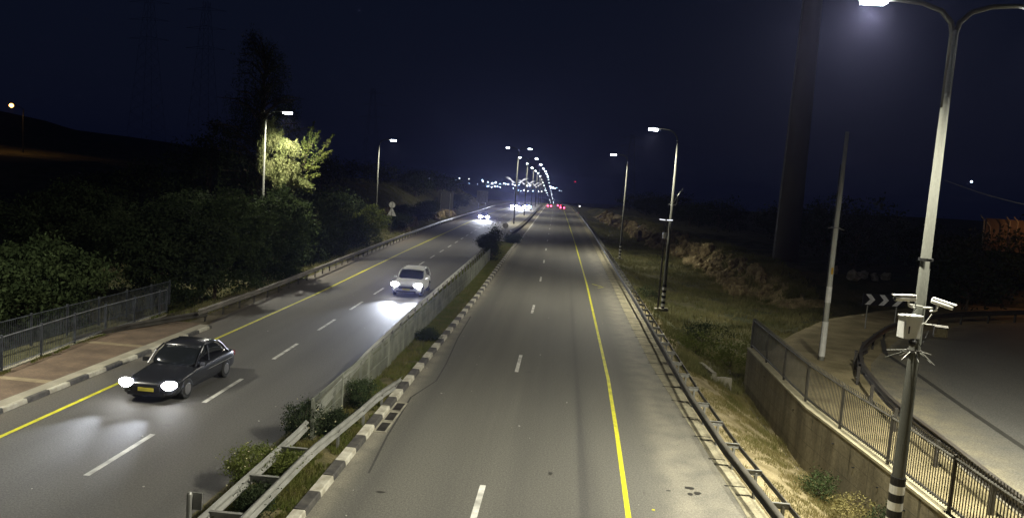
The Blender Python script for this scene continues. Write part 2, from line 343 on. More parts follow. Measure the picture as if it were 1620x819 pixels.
og = bpy.data.objects.new('ground', me); COL.objects.link(og); og['kind'] = 'structure'

def ys_range(a, b):
    r = [a]; y = a
    while y < b:
        y += 1.0 if y < 60 else 2.5 if y < 150 else 8 if y < 500 else 30
        r.append(min(y, b))
    return r
def ribbon(name, fl, fr, a, b, dz, m, cols=1, attrs=None, parent=None, kind='structure'):
    ys = ys_range(a, b); vs = []; fs = []; k = cols + 1; at = {n: [] for n in (attrs or {})}
    for y in ys:
        l, r = float(fl(y)), float(fr(y)); z = float(zr(y)) + dz
        for j in range(k):
            x = l + (r - l) * j / cols; vs.append((x, y, z))
            for n in at: at[n].append(float(attrs[n](x, y)))
    for i in range(len(ys) - 1):
        for j in range(cols): fs.append((i * k + j, i * k + j + 1, (i + 1) * k + j + 1, (i + 1) * k + j))
    mb = MB(); mb.add(vs, fs); o = mb.build(name, m, parent, **({'kind': kind} if kind else {}))
    for n, vals in at.items():
        A = o.data.attributes.new(n, 'FLOAT', 'POINT'); A.data.foreach_set('value', vals)
    return o
def bumpf(x, c, w): return math.exp(-((x - c) / w) ** 2)
def trackR(x, y):
    d, e = float(dR(y)), float(yR(y)); w = 0.33
    sway = .12 * math.sin(y / 9.0)
    return 0.5 * sum(bumpf(x, c, w) for c in (d + 1.1, d - 1.0, d - 2.7)) + 0.35 * bumpf(x, d + 1.9, .9) + (1.5 * bumpf(x, d + 2.50 + sway * .4, .10) + .7 * bumpf(x, d + 2.62 + sway, .28)) * (1 - .7 * min(1, max(0, (y - 20) / 40)))
def dustR(x, y):
    return min(1, 0.9 * max(0, (x - float(yR(y)) - 0.5) / 2.6) + 1.0 * bumpf(x, float(kR(y)) + 0.12, 0.30) + (.45 * bumpf(x, float(yR(y)) + 1.5, .5)))
def trackL(x, y):
    d = float(dL(y)); return 0.5 * sum(bumpf(x, c, 0.35) for c in (d + 1.0, d + 2.7, d - 0.9, d - 2.6))
def dustL(x, y):
    return min(1, max(0, (float(yL(y)) - 0.2 - x) / 2.0)) * 0.9
ribbon('road', lambda y: kR(y) - 0.02, eR, -40, 1250, 0.0, M_ASPH, 110, {'track': trackR, 'dust': dustR})
ribbon('road', lambda y: (gL(y) - 0.55) if y > 33.5 else -15.98 + 0 * y, lambda y: kL(y) + 0.02, -40, 1250, 0.0, M_ASPL, 40, {'track': trackL, 'dust': dustL})
# concrete drain strip under the right guard rail
ribbon('path', eR, lambda y: gR(y) + 0.28, -40, 330, 0.012, mat('drain_strip_concrete', (0.34, 0.31, 0.21), 0.9, (0.20, 0.18, 0.12), 2.2, fine=0.25, fscale=20, bump=0.3))
# painted lines
ribbon('road_marking', lambda y: yR(y) - 0.065, lambda y: yR(y) + 0.065, -40, 460, 0.006, M_YEL)
ribbon('road_marking', lambda y: yL(y) - 0.07, lambda y: yL(y) + 0.07, -40, 460, 0.006, M_YEL)
ribbon('road_marking', lambda y: kR(y), lambda y: kR(y) + 0.22, 99, 460, 0.006, M_WHITE)
ribbon('road_marking', lambda y: kL(y) - 0.45, lambda y: kL(y) - 0.30, 92, 460, 0.006, M_WHITE)
mb = MB()
def dash(f, a, b, w=0.075):
    for q in np.arange(a, b, 3.0)[:]:
        pass
    l = [a, (a + b) / 2, b]
    vs = []
    for y in l: x = float(f(y)); z = float(zr(y)) + 0.006; vs += [(x - w, y, z), (x + w, y, z)]
    mb.add(vs, [(0, 1, 3, 2), (2, 3, 5, 4)])
for s in [-15, 0, 14.9, 29.9, 44.5, 60.2, 75.5] + [91 + 16.2 * k for k in range(22)]: dash(dR, s, s + 3.2)
mb.build('road_marking', M_WHITE, kind='structure')
mb = MB(); y = -7.9
while y < 460:
    dash(dL, y, y + 3.0); y += 6.08 if y < 60 else 6.75
mb.build('road_marking', M_WHITE, kind='structure')
# tiny yellow arrow stub and scuffs on the right shoulder
mb = MB()
for (x, y, w, l, r) in ((3.25, 60.5, 0.1, 1.6, 0.5), (3.5, 59.3, 0.1, 0.8, -0.7), (2.75, 17.6, 0.07, 0.07, 0)): mb.box((x, y, 0.008), (w, l, 0.004), r)
mb.build('road_marking', M_YEL, kind='structure')

# kerbs: painted stones 1 m long
def kerb(fx, a, b, w, h, sign, name='kerb'):
    mw = MB(); y = a; i = 0
    while y < b:
        y2 = min(y + 0.98, b); x1, x2 = float(fx(y)), float(fx(y2)); mw.m = i % 2
        j = 0.008 * RNG.uniform(-1, 1)
        prof = [(0, -0.02), (0.02 * sign, h - 0.025 + j), (0.045 * sign, h + j), (w * sign, h + j), (w * sign, -0.02)]
        mw.sweep([(x1, y, 0), (x2, y2, 0)], prof if sign < 0 else prof, False)
        e = [(x1, y), (x2, y2)]
        for (xx, yy) in e:
            vs = [(xx + p[0], yy, p[1]) for p in prof]; mw.add(vs, [tuple(range(5))])
        y += 1.0; i += 1
    return mw.build(name, [M_KW, M_KB], kind='structure')
kerb(kR, 8.5, 98.5, 0.30, 0.15, -1)
kerb(lambda y: np.interp(y, [-10, 22, 33], [-15.62, -15.82, -15.98]), -10, 33.2, 0.16, 0.14, -1)
mb = MB()
for y0 in np.arange(99, 330, 3.0):
    mb.m = 0; x1, x2 = float(kL(y0)), float(kL(y0 + 3)); mb.sweep([(x1, y0, 0), (x2, y0 + 3, 0)], [(0, -.02), (0, .15), (0.28, .15), (0.28, -.02)])
mb.build('kerb', M_KW, kind='structure')
# median soil, then the raised concrete walk further on
ribbon('median_soil', kL, lambda y: kR(y) - 0.29, -40, 99.5, 0.05, mat('median_soil', (0.15, 0.125, 0.06), 0.95, (0.055, 0.055, 0.02), 2.0, bump=0.8, bscale=14, fine=0.35, fscale=20), 6)
ribbon('pavement', lambda y: kL(y) + 0.27, lambda y: np.interp(y, [99, 121, 130, 152, 207, 308, 400], [-7.2, -8.68, -8.3, -8.3, -8.94, -9.73, -10.6]), 99.5, 330, 0.14, M_CONC)
ribbon('path', lambda y: np.interp(y, [99, 113, 145, 183, 245, 304, 400], [-7.2, -7.4, -7.22, -7.4, -8.2, -8.6, -9.5]), kR, 99.5, 330, 0.004, mat('dusty_strip', (0.26, 0.235, 0.17), 0.9, (0.15, 0.135, 0.1), 1.0, fine=0.2))
ribbon('median_soil', lambda y: kL(y), lambda y: kR(y), 330, 1250, 0.01, M_GROUND)
mb = MB(); pts = [(float(np.interp(y, [113, 121, 130, 152, 207, 308], [-7.85, -7.95, -7.7, -7.7, -8.3, -9.1])), y, 0) for y in [111, 113, 117, 121, 125, 130, 140, 152, 170, 190, 207, 230, 260, 308]]
mb.sweep(pts, [(-0.35, -.05), (-0.35, .42), (0.35, .42), (0.35, -.05)], True)
o = mb.build('low_wall', mat('olive_stone_wall', (0.12, 0.105, 0.055), 0.9, (0.06, 0.055, 0.03), 1.2, bump=0.8, bscale=6)); o['label'] = 'low olive stone wall curving along the central walkway toward the crest'; o['category'] = 'wall'
# left pavement with brick fields, pale border and cross bands
xs0 = lambda y: np.interp(y, [-10, 22, 33], [-15.78, -15.98, -16.14])
xb = lambda y: np.interp(y, [-10, 23, 27.6, 35, 40], [-17.9, -18.35, -18.95, -19.2, -19.4])
ribbon('pavement', lambda y: xs0(y) - 0.42, xs0, -10, 33.2, 0.138, M_CONC)
ribbon('pavement', lambda y: xb(y) - 0.10, lambda y: xs0(y) - 0.42, -10, 33.4, 0.134, M_BRICK, 4)
mb = MB()
for y in (11.6, 17.1, 22.6, 28.1): mb.add([(float(xb(y)) + .05, y, .139), (float(xs0(y)) - .42, y, .139), (float(xs0(y)) - .42, y + .34, .139), (float(xb(y)) + .05, y + .34, .139)], [(0, 1, 2, 3)])
mb.build('pavement', mat('pale_paver_band', (0.27, 0.22, 0.14), 0.9, (0.2, 0.16, 0.1), 3), kind='structure')
ribbon('path', lambda y: np.interp(y, [33, 60], [-19.3, -18.6]), lambda y: np.interp(y, [33, 34.5, 60], [-15.98, -16.7, -18.3]), 33.3, 46, 0.02, mat('worn_shoulder', (0.12, 0.10, 0.065), 0.95, (0.07, 0.06, 0.035), 1.5, bump=0.4, bscale=10, fine=0.3, fscale=18), 3)

# side road on the right
ys = list(np.arange(-8, 60, 1.0)); vs = []; dv = []; tv = []; K = 26
for y in ys:
    x0 = float(side_x(y)) + 0.55; x0 = max(x0, 10.4)
    for j in range(K + 1):
        t = j / K; x = x0 + (t ** 1.7) * max(90 - x0, 5); vs.append((x, y, 0.945))
        w = 1.6 + 0.5 * lump(x, y, 2.0); dv.append(float(np.clip(1.1 - (x - x0) / (w + 1.0), 0, 1))); tv.append(0.25 * bumpf(x - x0, 6, 0.8))
fs = [(i * (K + 1) + j, i * (K + 1) + j + 1, (i + 1) * (K + 1) + j + 1, (i + 1) * (K + 1) + j) for i in range(len(ys) - 1) for j in range(K)]
mb = MB(); mb.add(vs, fs); o = mb.build('side_road', M_ASPS, kind='structure')
for n, vals in (('dust', dv), ('track', tv)):
    A = o.data.attributes.new(n, 'FLOAT', 'POINT'); A.data.foreach_set('value', vals)
mb = MB(); P = [(14.0, 10), (14.05, 16), (14.15, 22.3), (14.7, 27), (15.25, 31), (15.75, 35.7), (17.2, 39.5)]
mb.sweep([(x, y, 0.951) for x, y in P], [(-0.11, 0), (0.11, 0)]); mb.build('dark_road_line', mat('dark_line', (0.055, 0.053, 0.046), 0.8), kind='structure')  # long darker line along the side road

TAR = [(-4.47, 18.16), (-4.67, 20.96), (-4.81, 25.08), (-4.33, 27.49), (-4.39, 30.27), (-4.66, 35.49), (-4.81, 41.81)]
mb = MB(); mb.sweep([(x, y, .004) for x, y in TAR], [(-0.03, 0), (0.03, 0)]); mb.build('dark_road_line', mat('tar_seam_thin', (0.06, 0.058, 0.052), 0.8), kind='structure')
mb = MB()
for k in range(60):
    y = RNG.uniform(13, 50); x = RNG.uniform(float(kR(y)) + .1, float(eR(y))) if RNG.random() < .7 else RNG.uniform(-14, -8.6); r = RNG.uniform(.010, .028)
    mb.box((x, y, .006 + r * .3), (r * 2, r * 1.4, r * .6), RNG.uniform(0, 3))
mb.build('road_grit', mat('pale_grit', (.42, .41, .36), .9), kind='stuff')
mb = MB()
for (x, y, w, l) in ((3.9, 19.2, .16, .05), (4.05, 18.9, .10, .06), (3.85, 18.8, .09, .05), (4.3, 16.9, .10, .05), (3.3, 18.9, .08, .03), (.2, 19.3, .06, .06), (-3.9, 17.1, .12, .03)):
    vs = [(x + w * math.cos(a) * RNG.uniform(.6, 1.2), y + l * 2 * math.sin(a) * RNG.uniform(.6, 1.2), .005) for a in [k * math.pi / 4 for k in range(8)]]; mb.add(vs, [tuple(range(8))])
mb.build('road_stain', mat('oil_stain', (.03, .028, .024), .6), kind='structure')
# drain gullies beside the kerb
proto = None
for i, y in enumerate((21.75, 22.8, 23.85)):
    if proto is None:
        t = thing('drain_grate', (-4.97, y, 0), 'square iron drain grate in the kerb gutter, nearest of the three', 'drain', 'drain grates in the gutter')
        m = MB(); m.box((0, -.46, .012), (.40, .09, .02)); m.box((0, .46, .012), (.40, .09, .02)); m.box((-.17, 0, .012), (.06, .83, .02)); m.box((.17, 0, .012), (.06, .83, .02)); m.build('frame', M_CONC, t)
        m = MB(); [m.box((0, -.38 + .076 * k, .009), (.28, .03, .012)) for k in range(11)]; m.build('grate', M_DSTEEL, t)
        m = MB(); m.box((0, 0, .003), (.28, .83, .004)); m.build('pit_dark', M_BLACK, t); proto = t  # flat black sheet under the bars stands in for the pit's shade
    else:
        c = copy_tree(proto); c.location = (-4.97, y, 0); c['label'] = ['', 'square iron drain grate in the kerb gutter, middle of the three', 'square iron drain grate in the kerb gutter, farthest of the three'][i]

# ------------------------------------------------------------------ guard rails
WB = [(0.0, .155), (-0.045, .13), (-0.08, .10), (-0.08, .065), (-0.02, .02), (-0.02, -.02), (-0.08, -.065), (-0.08, -.10), (-0.045, -.13), (0.0, -.155),
      (0.012, -.155), (-0.033, -.125), (-0.068, -.098), (-0.068, -.067), (-0.008, -.02), (-0.008, .02), (-0.068, .067), (-0.068, .098), (-0.033, .125), (0.012, .155)]
def wprof(side, z): return [(a * side, b + z) for a, b in WB]
def post_mesh(h, name='post'):
    m = MB(); m.box((0, 0, h / 2 - .15), (.012, .11, h + .3)); m.box((0, .052, h / 2 - .15), (.06, .008, h + .3)); m.box((0, -.052, h / 2 - .15), (.06, .008, h + .3)); return m
def put_part(src, parent, loc, rz):
    c = src.copy(); COL.objects.link(c); c.parent = parent; c.location = loc; c.rotation_euler = (0, 0, rz); return c
def path3(f, a, b): return [(float(f(y)), y, float(zr(y))) for y in ys_range(a, b)]
# right: W-beam in front, brackets and a thin rear rail
t = thing('guard_rail', (5.2, 30, 0), 'long ladder-like steel guard rail on brackets beside the right shoulder', 'guard rail')
t.location = (0, 0, 0)
m = MB(); m.sweep(path3(gR, 6, 330), wprof(1, .62), True); m.build('beam', mat('rail_dark_steel', (0.13, 0.12, 0.10), 0.7, (0.08, 0.075, 0.06), 1, metallic=0.1), t, True)
m = MB(); m.sweep(path3(lambda y: gR(y) + .42, 6, 330), [(-.012, .60), (-.012, .72), (.02, .72), (.02, .60)], True); m.build('rear_rail', M_DSTEEL, t)
src = post_mesh(.7).build('post', M_STEEL, t); bs = MB(); bs.box((0, 0, .70), (.40, .012, .13)); bs.box((0, 0, .766), (.40, .07, .006)); bs.box((0, 0, .634), (.40, .05, .006)); bsr = bs.build('bracket', M_STEEL, t)
yy = [10.9 + 2.0 * k for k in range(96)]
for i, y in enumerate(yy):
    x = float(gR(y)) + .22
    if i == 0: src.location = (x + .05, y, 0); bsr.location = (x, y, 0)
    else: put_part(src, t, (x + .05, y, 0), 0); put_part(bsr, t, (x, y, 0), 0)
# post shadows painted as dark bars across the drain strip
m = MB(); [m.box((float(eR(y)) * .5 + float(gR(y)) * .5 + .06, y + .7, .017), (float(gR(y) - eR(y)) + .35, .05, .006)) for y in yy[:45]]
m.build('post_shadow', mat('post_shadow_paint', (0.03, 0.028, 0.02), 0.9), kind='structure')
# left outer guard rail
t = thing('guard_rail', (0, 0, 0), 'long steel guard rail curving along the far left edge of the left carriageway', 'guard rail')
m = MB(); m.sweep(path3(gL, 33.5, 345), wprof(-1, .60), True); m.build('beam', mat('rail_weathered', (0.24, 0.22, 0.19), 0.6, (0.13, 0.12, 0.1), 1, metallic=0.2), t)
m = MB(); m.sweep([(-19.6, 28.5, -.35), (-18.6, 31.2, -.15), (-17.6, 33.0, -.05), (-16.85, 34.4, 0)], wprof(-1, .42), True); m.build('end_terminal', M_DSTEEL, t)
src = post_mesh(.72).build('post', M_DSTEEL, t)
for i, k in enumerate(range(99)):
    y = 34.5 + 2.0 * k; x = float(gL(y)) - .09
    if i == 0: src.location = (x, y, 0)
    else: put_part(src, t, (x, y, 0), 0)
m = MB()
for k in range(30): y = 233 + 3.6 * k; m.box((float(gL(y)) - .09, y, .3), (.06, .11, .7))
m.build('post', M_DSTEEL, t, kind='stuff')
# median double guard rail
mr = lambda y: np.interp(y, [0, 17.7, 19.66, 21.53, 23.72, 25.15, 27], [-5.9, -5.83, -5.66, -5.5, -5.42, -5.42, -5.5])
t = thing('guard_rail', (0, 0, 0), 'double-sided galvanised guard rail with cross struts in the near median, bushes between', 'guard rail')
m = MB(); m.sweep([(float(mB(y)), y, 0) for y in np.arange(10, 19.8, .8)], wprof(-1, .60), True); m.build('beam', M_STEEL, t)
m = MB(); m.sweep([(float(mr(y)), y, 0) for y in list(np.arange(10, 22.5, .8))] + [(-5.46, 23.0, -.04), (-5.43, 24.0, -.12), (-5.43, 25.0, -.24), (-5.45, 26.0, -.38), (-5.5, 26.8, -.5)], [(a, b - 0.0) for a, b in wprof(1, .60)], True); m.build('beam', M_STEEL, t)
cs = MB(); cs.box((0, 0, .66), (.66, .012, .16)); cs.box((0, 0, .742), (.66, .085, .007)); cs.box((0, 0, .578), (.66, .06, .006)); csr = cs.build('strut', M_STEEL, t)
src = post_mesh(.66).build('post', M_STEEL, t)
for i, y in enumerate((11.9, 13.8, 15.7, 17.55)):
    x = (float(mB(y)) + float(mr(y))) / 2
    if i == 0: csr.location = (x, y, 0); src.location = (x, y, 0)
    else: put_part(csr, t, (x, y, 0), 0); put_part(src, t, (x, y, 0), 0)
for y, z in ((19.6, 0), (21.6, 0), (23.6, -.1), (25.6, -.35)): put_part(src, t, (float(mr(y)) - .07, y, z), 0)
# rail along the left side of the median behind the mesh fence
t = thing('guard_rail', (0, 0, 0), 'steel guard rail with its lit top painted pale running behind the mesh fence in the median', 'guard rail')
m = MB(); m.sweep([(float(mB(y)), y, 0) for y in np.arange(19.9, 92, 1.5)], wprof(-1, .68), True); m.build('beam', mat('rail_lit_pale', (0.5, 0.5, 0.46), 0.45, (0.4, 0.4, 0.36), 1, metallic=0.2), t)  # paler than the other steel: lamplight on the beam top painted in
src = post_mesh(.78).build('post', M_STEEL, t)
for i, y in enumerate(np.arange(20.5, 91, 2.0)):
    p = (float(mB(y)) + .08, float(y), 0)
    if i == 0: src.location = p
    else: put_part(src, t, p, 0)
# side road guard rail
def off(path, d):
    r = []
    for i, p in enumerate(path):
        a = Vector(path[max(i - 1, 0)]); b = Vector(path[min(i + 1, len(path) - 1)]); n = (b - a).normalized(); r.append((p[0] + n.y * d, p[1] - n.x * d))
    return r
def resample(P, step):
    P = [Vector((*p, 0)) if len(p) == 2 else Vector(p) for p in P]; L = [0]
    for i in range(1, len(P)): L.append(L[-1] + (P[i] - P[i - 1]).length)
    return [tuple(np.interp(s, L, [p[k] for p in P]) for k in (0, 1)) for s in np.arange(0, L[-1], step)]
SS = resample([(a, b) for a, b in SIDE[1:-2]], 0.5)
for _ in range(6): SS = [SS[0]] + [((SS[i - 1][0] + SS[i][0] + SS[i + 1][0]) / 3, (SS[i - 1][1] + SS[i][1] + SS[i + 1][1]) / 3) for i in range(1, len(SS) - 1)] + [SS[-1]]
t = thing('guard_rail', (0, 0, 0), 'dark curved guard rail bending round the side road behind the picket fence', 'guard rail')
m = MB(); m.sweep([(x, y, .95) for x, y in SS], wprof(-1, .60), True); m.sweep([(x, y, .95) for x, y in SS], [(-.03, .757), (-.03, .772), (.10, .772), (.10, .757)], True)
m.build('beam', mat('rail_side_steel', (0.12, 0.11, 0.095), 0.45, (0.08, 0.07, 0.06), 1, metallic=0.5), t)
src = None
for k in range(4, len(SS), 6):
    x, y = SS[k]; rz = math.atan2(SS[min(k + 1, len(SS) - 1)][1] - SS[k - 1][1], SS[min(k + 1, len(SS) - 1)][0] - SS[k - 1][0]) - math.pi / 2
    if src is None: src = MB().box((0, 0, .30), (.10, .10, .80)).build('post', M_DSTEEL, t); src.location = (x - .12, y, .95); src.rotation_euler[2] = rz
    else: put_part(src, t, (x - .12 * math.cos(rz), y - .12 * math.sin(rz), .95), rz)
t = thing('guard_rail', (0, 0, 0), 'short end piece of rail splitting off the curved guard rail on the sand', 'guard rail')
m = MB(); m.sweep([(14.0, 33.6, .93), (13.2, 32.4, .93), (12.55, 30.9, .92), (12.1, 29.3, .9)], wprof(1, .5), True); m.build('beam', M_DSTEEL, t)
for x, y in ((13.3, 32.7), (12.3, 29.8)): MB().box((x - .1, y, 1.12), (.10, .10, .85)).build('post', M_DSTEEL, t)

# ------------------------------------------------------------------ fences
def seg_frames(pts, step):
    return resample(pts, step)
# median mesh fence
t = thing('mesh_fence', (0, 0, 0), 'pale green-grey welded mesh fence running down the median strip', 'fence')
fp = [(-6.60, 19.95), (-6.62, 23.0), (-6.5, 27.0), (-6.55, 33), (-6.6, 41), (-6.6, 56), (-6.85, 70), (-6.95, 76)]
P = resample(fp, 2.9); H = 1.27
for i in range(len(P) - 1):
    (x0, y0), (x1, y1) = P[i], P[i + 1]; m = MB(); d = Vector((x1 - x0, y1 - y0, 0)); L = d.length; u = d / L; n = Vector((u.y, -u.x, 0))
    st = 0.05 if y0 < 45 else 0.075; k = int(L / st); w = .0055 if y0 < 45 else .007
    for j in range(k + 1):
        q = Vector((x0, y0, 0)) + u * (j * L / k)
        for (za, zb, oa, ob) in ((.05, 1.05, 0, 0), (1.05, 1.10, 0, .035), (1.10, 1.15, .035, 0), (1.15, H + .02, 0, 0)):
            a = q + n * oa + Vector((0, 0, za)); b = q + n * ob + Vector((0, 0, zb))
            m.add([a - u * w, a + u * w, b + u * w, b - u * w], [(0, 1, 2, 3)]); m.add([a - n * w, a + n * w, b + n * w, b - n * w], [(0, 1, 2, 3)])
    for z in (.07, .55, 1.05, H): m.box((x0 + u.x * L / 2, y0 + u.y * L / 2, z), (.012, L, .012), math.atan2(u.y, u.x) - math.pi / 2)
    m.build('mesh_panel', M_FENCE, t)
src = MB().box((0, 0, .62), (.05, .06, 1.32)).build('post', M_FENCE, t); src.location = (P[0][0], P[0][1] - .02, 0)
for x, y in P[1:]: put_part(src, t, (x, y, 0), 0)
# end plate of the fence
MB().box((0, 0, .60), (.10, .012, 1.26)).build('end_plate', M_FENCE, t).location = (P[0][0] + .02, P[0][1] - .06, 0)

def bar_fence(name, label, pts, zf, h, mt, mpost, step=2.5, pitch=0.11, spike=0.0, bar=.011, rails=(0.12, None), facing=None, group=None, top_w=.04, rmat=None):
    t = thing(name, (0, 0, 0), label, 'fence', group)
    P = resample(pts, step) + [pts[-1]]
    for i in range(len(P) - 1):
        (x0, y0), (x1, y1) = P[i], P[i + 1]; d = Vector((x1 - x0, y1 - y0, 0)); L = d.length
        if L < .3: continue
        u = d / L; rz = math.atan2(u.y, u.x) - math.pi / 2; m = MB(); k = max(2, int(L / pitch))
        z0, z1 = zf(x0, y0), zf(x1, y1)
        for j in range(k):
            f = (j + .5) / k; q = Vector((x0, y0, 0)) + d * f; z = z0 + (z1 - z0) * f
            m.box((q.x, q.y, z + .08 + (h + spike - .08) / 2), (bar, bar * 1.5, h + spike - .08), rz)
        m.build('bar_panel', mt, t)
        m = MB()
        for zz in (.14, h - .02): m.tube([(x0, y0, z0 + zz), (x1, y1, z1 + zz)], top_w / 2, 6)
        m.build('rail', rmat or mt, t)
    for x, y in P: MB().box((x, y, zf(x, y) + h / 2 + .02), (.07, .07, h + .08)).build('post', mpost, t)
    return t
bar_fence('bar_fence', 'dark grey vertical-bar fence behind the brick pavement, front of the two', [(-18.0, 8), (-18.42, 21), (-18.62, 24), (-19.1, 29), (-19.2, 35)], lambda x, y: .12, 1.22, M_DFENCE, M_DFENCE, 2.2, .10, rmat=mat('worn_top_rail', (0.25, 0.26, 0.28), .4, metallic=.4))
bar_fence('bar_fence', 'dark vertical-bar fence beyond the underpass gap, rear of the two', [(-20.4, 12), (-20.45, 24), (-20.6, 31), (-20.7, 38)], lambda x, y: .02, 1.25, M_DFENCE, M_DFENCE, 2.2, .10)
m = MB(); m.sweep([(-18.08, 8, 0), (-18.5, 21, 0), (-18.7, 24, 0), (-19.2, 29, 0), (-19.3, 35, 0)], [(-.1, -.3), (-.1, .16), (.12, .16), (.12, -.3)], True)
o = m.build('fence_footing', M_CONC); o['label'] = 'thin pale concrete footing under the dark bar fence beside bricks'; o['category'] = 'footing'
# retaining wall + picket fence on it
wp = [(9.2, 8.0), (9.2, 12.0), (9.16, 16.4), (9.03, 19.3), (8.86, 22.0), (8.68, 24.6), (8.80, 28), (9.08, 34.2)]
t = thing('retaining_wall', (0, 0, 0), 'board-marked concrete retaining wall between dry verge and side road', 'wall')
m = MB(); m.sweep([(x, y, 0) for x, y in wp], [(-.14, -1.6), (-.14, .93), (.16, .93), (.16, -1.6)], True); m.build('wall_face', M_CONCW, t)
m = MB(); m.sweep([(x, y, 0) for x, y in wp], [(-.165, .93), (-.165, 1.0), (.18, 1.0), (.18, .93)], True); m.build('coping', mat('wall_coping', (0.36, 0.33, 0.22), .85, (0.27, 0.245, 0.16), 3), t)
m = MB()
for z in (.42, -.14, -.68): m.sweep([(x - .141, y, z) for x, y in wp], [(0, -.007), (-.002, 0), (0, .007)])
for y in (14.2, 17.2, 20.2, 23.2, 26.2, 29.2, 32.2): m.box((float(wallX(y)) - .141, y, -.05), (.004, .014, 1.9))
m.build('form_joint', mat('joint_dark', (.10, .088, .058), .9), t)  # thin dark form lines and joints on the wall face
m = MB()
for i, (y, z) in enumerate([(18.2, .35), (19.6, .35), (21.0, .35), (22.4, .55), (26.0, .5), (17.1, .05), (30.5, .55)]): m.tube([(float(wallX(y)) - .13, y, z), (float(wallX(y)) - .19, y, z)], .02, 6)
m.build('tie_hole', M_BLACK, t)
m = MB()
for y, w, l in ((17.6, .12, .9), (19.9, .07, .6), (21.3, .10, 1.1), (24.0, .08, .7), (27.4, .12, .9), (16.2, .1, .8)):
    x = float(wallX(y)) - .143; m.add([(x, y - w / 2, .925), (x, y + w / 2, .925), (x, y + w * .3, .92 - l * .6), (x, y, .92 - l), (x, y - w * .25, .92 - l * .7)], [(0, 1, 2, 3, 4)])
m.build('water_stain', mat('damp_stain', (.11, .098, .062), .8), t)
bar_fence('picket_fence', 'steel picket fence with pointed bars on top of the concrete wall', [(9.2, 8.0), (9.2, 12.0), (9.17, 16.4), (9.05, 19.3), (8.88, 22.0), (8.72, 24.6), (8.84, 28), (9.10, 34.2)], lambda x, y: 1.0, 1.28, M_PICKET, M_PICKET, 2.9, .105, .13, .016, top_w=.06)
# gutter and headwall at the wall foot
m = MB(); m.sweep([(8.35, 18, -1.0), (8.15, 22, -1.0), (8.05, 25, -.98), (8.15, 29, -.98), (8.35, 34, -.95)], [(-.22, .03), (-.10, -.1), (.18, -.1), (.28, .03)]); m.build('gutter', mat('gutter_concrete', (0.13, 0.12, 0.11), .9), kind='structure')
m = MB(); m.box((7.62, 33.2, -.62), (1.0, .2, .7), .0); m.box((7.22, 34.2, -.5), (.2, 2.0, .8), .12)
o = m.build('headwall', M_CONC); o['label'] = 'small L-shaped pale concrete culvert headwall at the start of the gutter'; o['category'] = 'culvert'
m = MB(); m.tube([(8.1, 34.0, -.75), (8.15, 34.5, -.72)], .18, 12); o = m.build('drain_pipe', M_WPAINT); o['label'] = 'short pale pipe end lying beside the culvert headwall'; o['category'] = 'pipe'

# ------------------------------------------------------------------ street lamps
def spot(name, loc, power, parent, cone=152, blend=.35, col=LAMP_COL, rot=(0, 0, 0), r=.12):
    l = bpy.data.lights.new(name, 'SPOT'); l.energy = power; l.spot_size = math.radians(cone); l.spot_blend = blend; l.color = col; l.shadow_soft_size = r
    o = bpy.data.objects.new(name, l); COL.objects.link(o); o.parent = parent; o.location = loc; o.rotation_euler = rot; return o
def arm_pts(s, reach, z0, rise):
    return [(0, 0, z0), (s * .05, 0, z0 + .35 * rise), (s * .20 * reach, 0, z0 + .72 * rise), (s * .5 * reach, 0, z0 + .94 * rise), (s * .85 * reach, 0, z0 + rise), (s * reach, 0, z0 + rise)]
def lamp_head(t, s, reach, z, mlens, size=1.0, bulge=0.0):
    m = MB(); x = s * (reach + .30 * size)
    vs = []; prof = [(-.36, .05, .035), (-.2, .13, .06), (.1, .16, .075), (.34, .13, .05)]
    for px, w, h in prof:
        for (a, b) in ((-w, -.03), (w, -.03), (w, h * .5), (w * .5, h), (-w * .5, h), (-w, h * .5)): vs.append((x + s * px * size, a * size, z + b * size))
    fs = [tuple(range(6)), tuple(range(18, 24))[::-1]] + [(i * 6 + k, i * 6 + (k + 1) % 6, (i + 1) * 6 + (k + 1) % 6, (i + 1) * 6 + k) for i in range(3) for k in range(6)]
    m.add(vs, fs); hd = m.build('lamp_head', M_STEEL, t)
    m = MB(); m.box((x + s * .06 * size, 0, z - (.055 + .02 * bulge) * size), (.48 * size, .24 * size, (.045 + .07 * bulge) * size)); m.build('lens', mlens, hd); return x
BAND = .19
